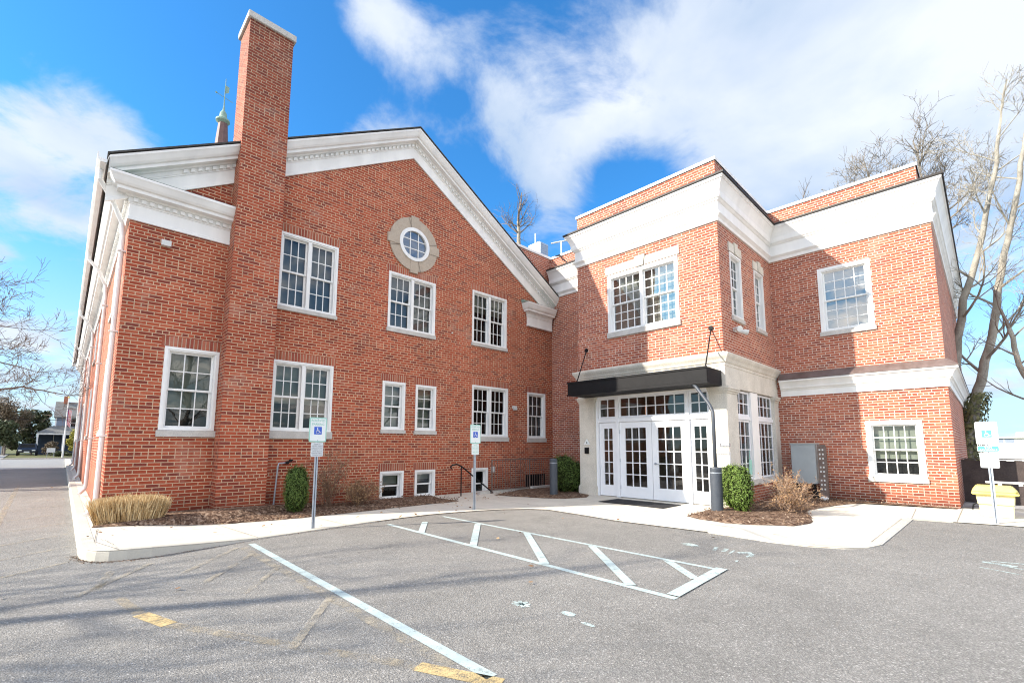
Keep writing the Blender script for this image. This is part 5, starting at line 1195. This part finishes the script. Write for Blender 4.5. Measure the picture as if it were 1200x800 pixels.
def car(x, y, label, mat, rot=0):
    t = thing('parked_car', (x, y, 0), label, 'car', 'cars parked across the street'); mb = MB()
    prof = [(-2.1, .35), (-2.15, .75), (-1.9, .98), (-1.1, 1.05), (-.6, 1.55), (1.0, 1.6), (1.9, 1.15), (2.15, 1.05), (2.2, .4)]
    n = len(prof); b = 0
    for w_ in (-.88, .88): mb.v += [(x+w_*(.86 if z > 1.2 else 1), y+l, z) for l, z in prof]
    mb.f.append(tuple(range(n))); mb.f.append(tuple(range(n, 2*n))[::-1])
    for i in range(n): mb.f.append((i, (i+1) % n, n+(i+1) % n, n+i))
    mb.build('body', M[mat], t, bevel=.05)
    mb = MB(); mb.quad((x-.72, y-1.13, 1.07), (x+.72, y-1.13, 1.07), (x+.64, y-.66, 1.50), (x-.64, y-.66, 1.50)); mb.build('windscreen', M['roomdark'], t)
    for wx in (-.86, .86):
        for wy in (-1.35, 1.35):
            m2 = MB(); m2.tube([(x+wx-.09, y+wy, .33), (x+wx+.09, y+wy, .33)], .33, 16); m2.build('wheel', M['tyre'], t)
    for wx in (-.62, .62): m2 = MB(); m2.box(x+wx-.16, x+wx+.16, y-2.19, y-2.1, .62, .76); m2.build('headlight', M['plate_white'], t)
    m2 = MB(); m2.box(x-.25, x+.25, y-2.18, y-2.14, .42, .55); m2.build('number_plate', M['plate_white'], t)
car(-3.3, 90, 'dark car parked on the drive in front of the evergreens', 'car_dark'); car(-7.0, 78.5, 'silver car at the far left edge across the street', 'car_light')
sb = thing('yard_sign', (-.9, 75, 0), 'small grey board sign on two legs by the street', 'sign')
mb = MB(); mb.box(-1.25, -.55, 74.98, 75.02, .55, 1.05); mb.build('sign_panel', M['plate_grey'], sb); mb = MB(); mb.box(-1.2, -1.15, 74.96, 75.0, 0, .6); mb.box(-.65, -.6, 74.96, 75.0, 0, .6); mb.build('leg', M['galv'], sb)
wr = MB(); wr.tube([(-40, 70, 5.0), (-20, 70, 4.2), (0, 70, 4.05), (20, 70, 4.6)], .025, 5); o = wr.build('overhead_wire', M['black']); tag(o, 'dark overhead wire crossing in front of the houses at left', 'wire')

sp_ = thing('church_steeple', (10.3, 59, 0), 'slender copper church spire with weathervane beyond the gable roof', 'steeple')
mb = MB(); mb.box(8.1, 12.5, 57, 61, 0, 22); mb.build('tower', M['brick'], sp_)
mb = MB(); mb.lathe(10.4, 59.1, [(2.4, 22), (2.2, 22.4), (1.25, 28), (.47, 38.6)], 8); mb.build('spire', M['spire'], sp_)
mb = MB(); mb.lathe(10.35, 59.1, [(.45, 38.5), (.72, 38.75), (.72, 38.95), (.42, 39.2), (.34, 39.8), (.12, 40.2), (.08, 40.6)], 16); mb.build('spire_cap', M['copper'], sp_)
mb = MB(); mb.tube([(10.35, 59.1, 40.5), (10.35, 59.1, 44.2)], [.07, .03], 6); mb.tube([(9.5, 59.1, 42.0), (11.2, 59.1, 41.6)], .03, 5); mb.lathe(9.5, 59.1, [(.02, 41.88), (.13, 42.0), (.02, 42.12)], 8)
mb.quad((10.35, 59.1, 43.4), (10.75, 59.0, 43.2), (10.7, 59.0, 42.5), (10.35, 59.1, 42.3)); mb.build('weathervane', M['copper'], sp_)

fb_ = thing('warehouse', (135, -10, 0), 'long low white building on the horizon beyond the fence', 'building')
mb = MB(); mb.box(120, 150, -60, 8, 0, 3.0); mb.build('wall', M['farwhite'], fb_)
mb = MB(); mb.box(119.5, 150.5, -60.5, 8.5, 3.0, 3.25); mb.box(124, 130, -6, -3.6, 3.2, 4.1); mb.build('roof', M['farwhite'], fb_)
for y0_, y1_ in ((-3.1, -2.0), (-1.8, -.3), (-8, -5)): mb = MB(); mb.box(119.93, 119.99, y0_, y1_, 2.15, 2.9); mb.build('window', M['siding_blue'], fb_)
hd = MB(); hd.box(60, 62, -30, 3.0, 0, 1.2); o = hd.build('hedge_wall', M['farwhite']); tag(o, 'white boundary wall beyond the dark fence', 'wall')
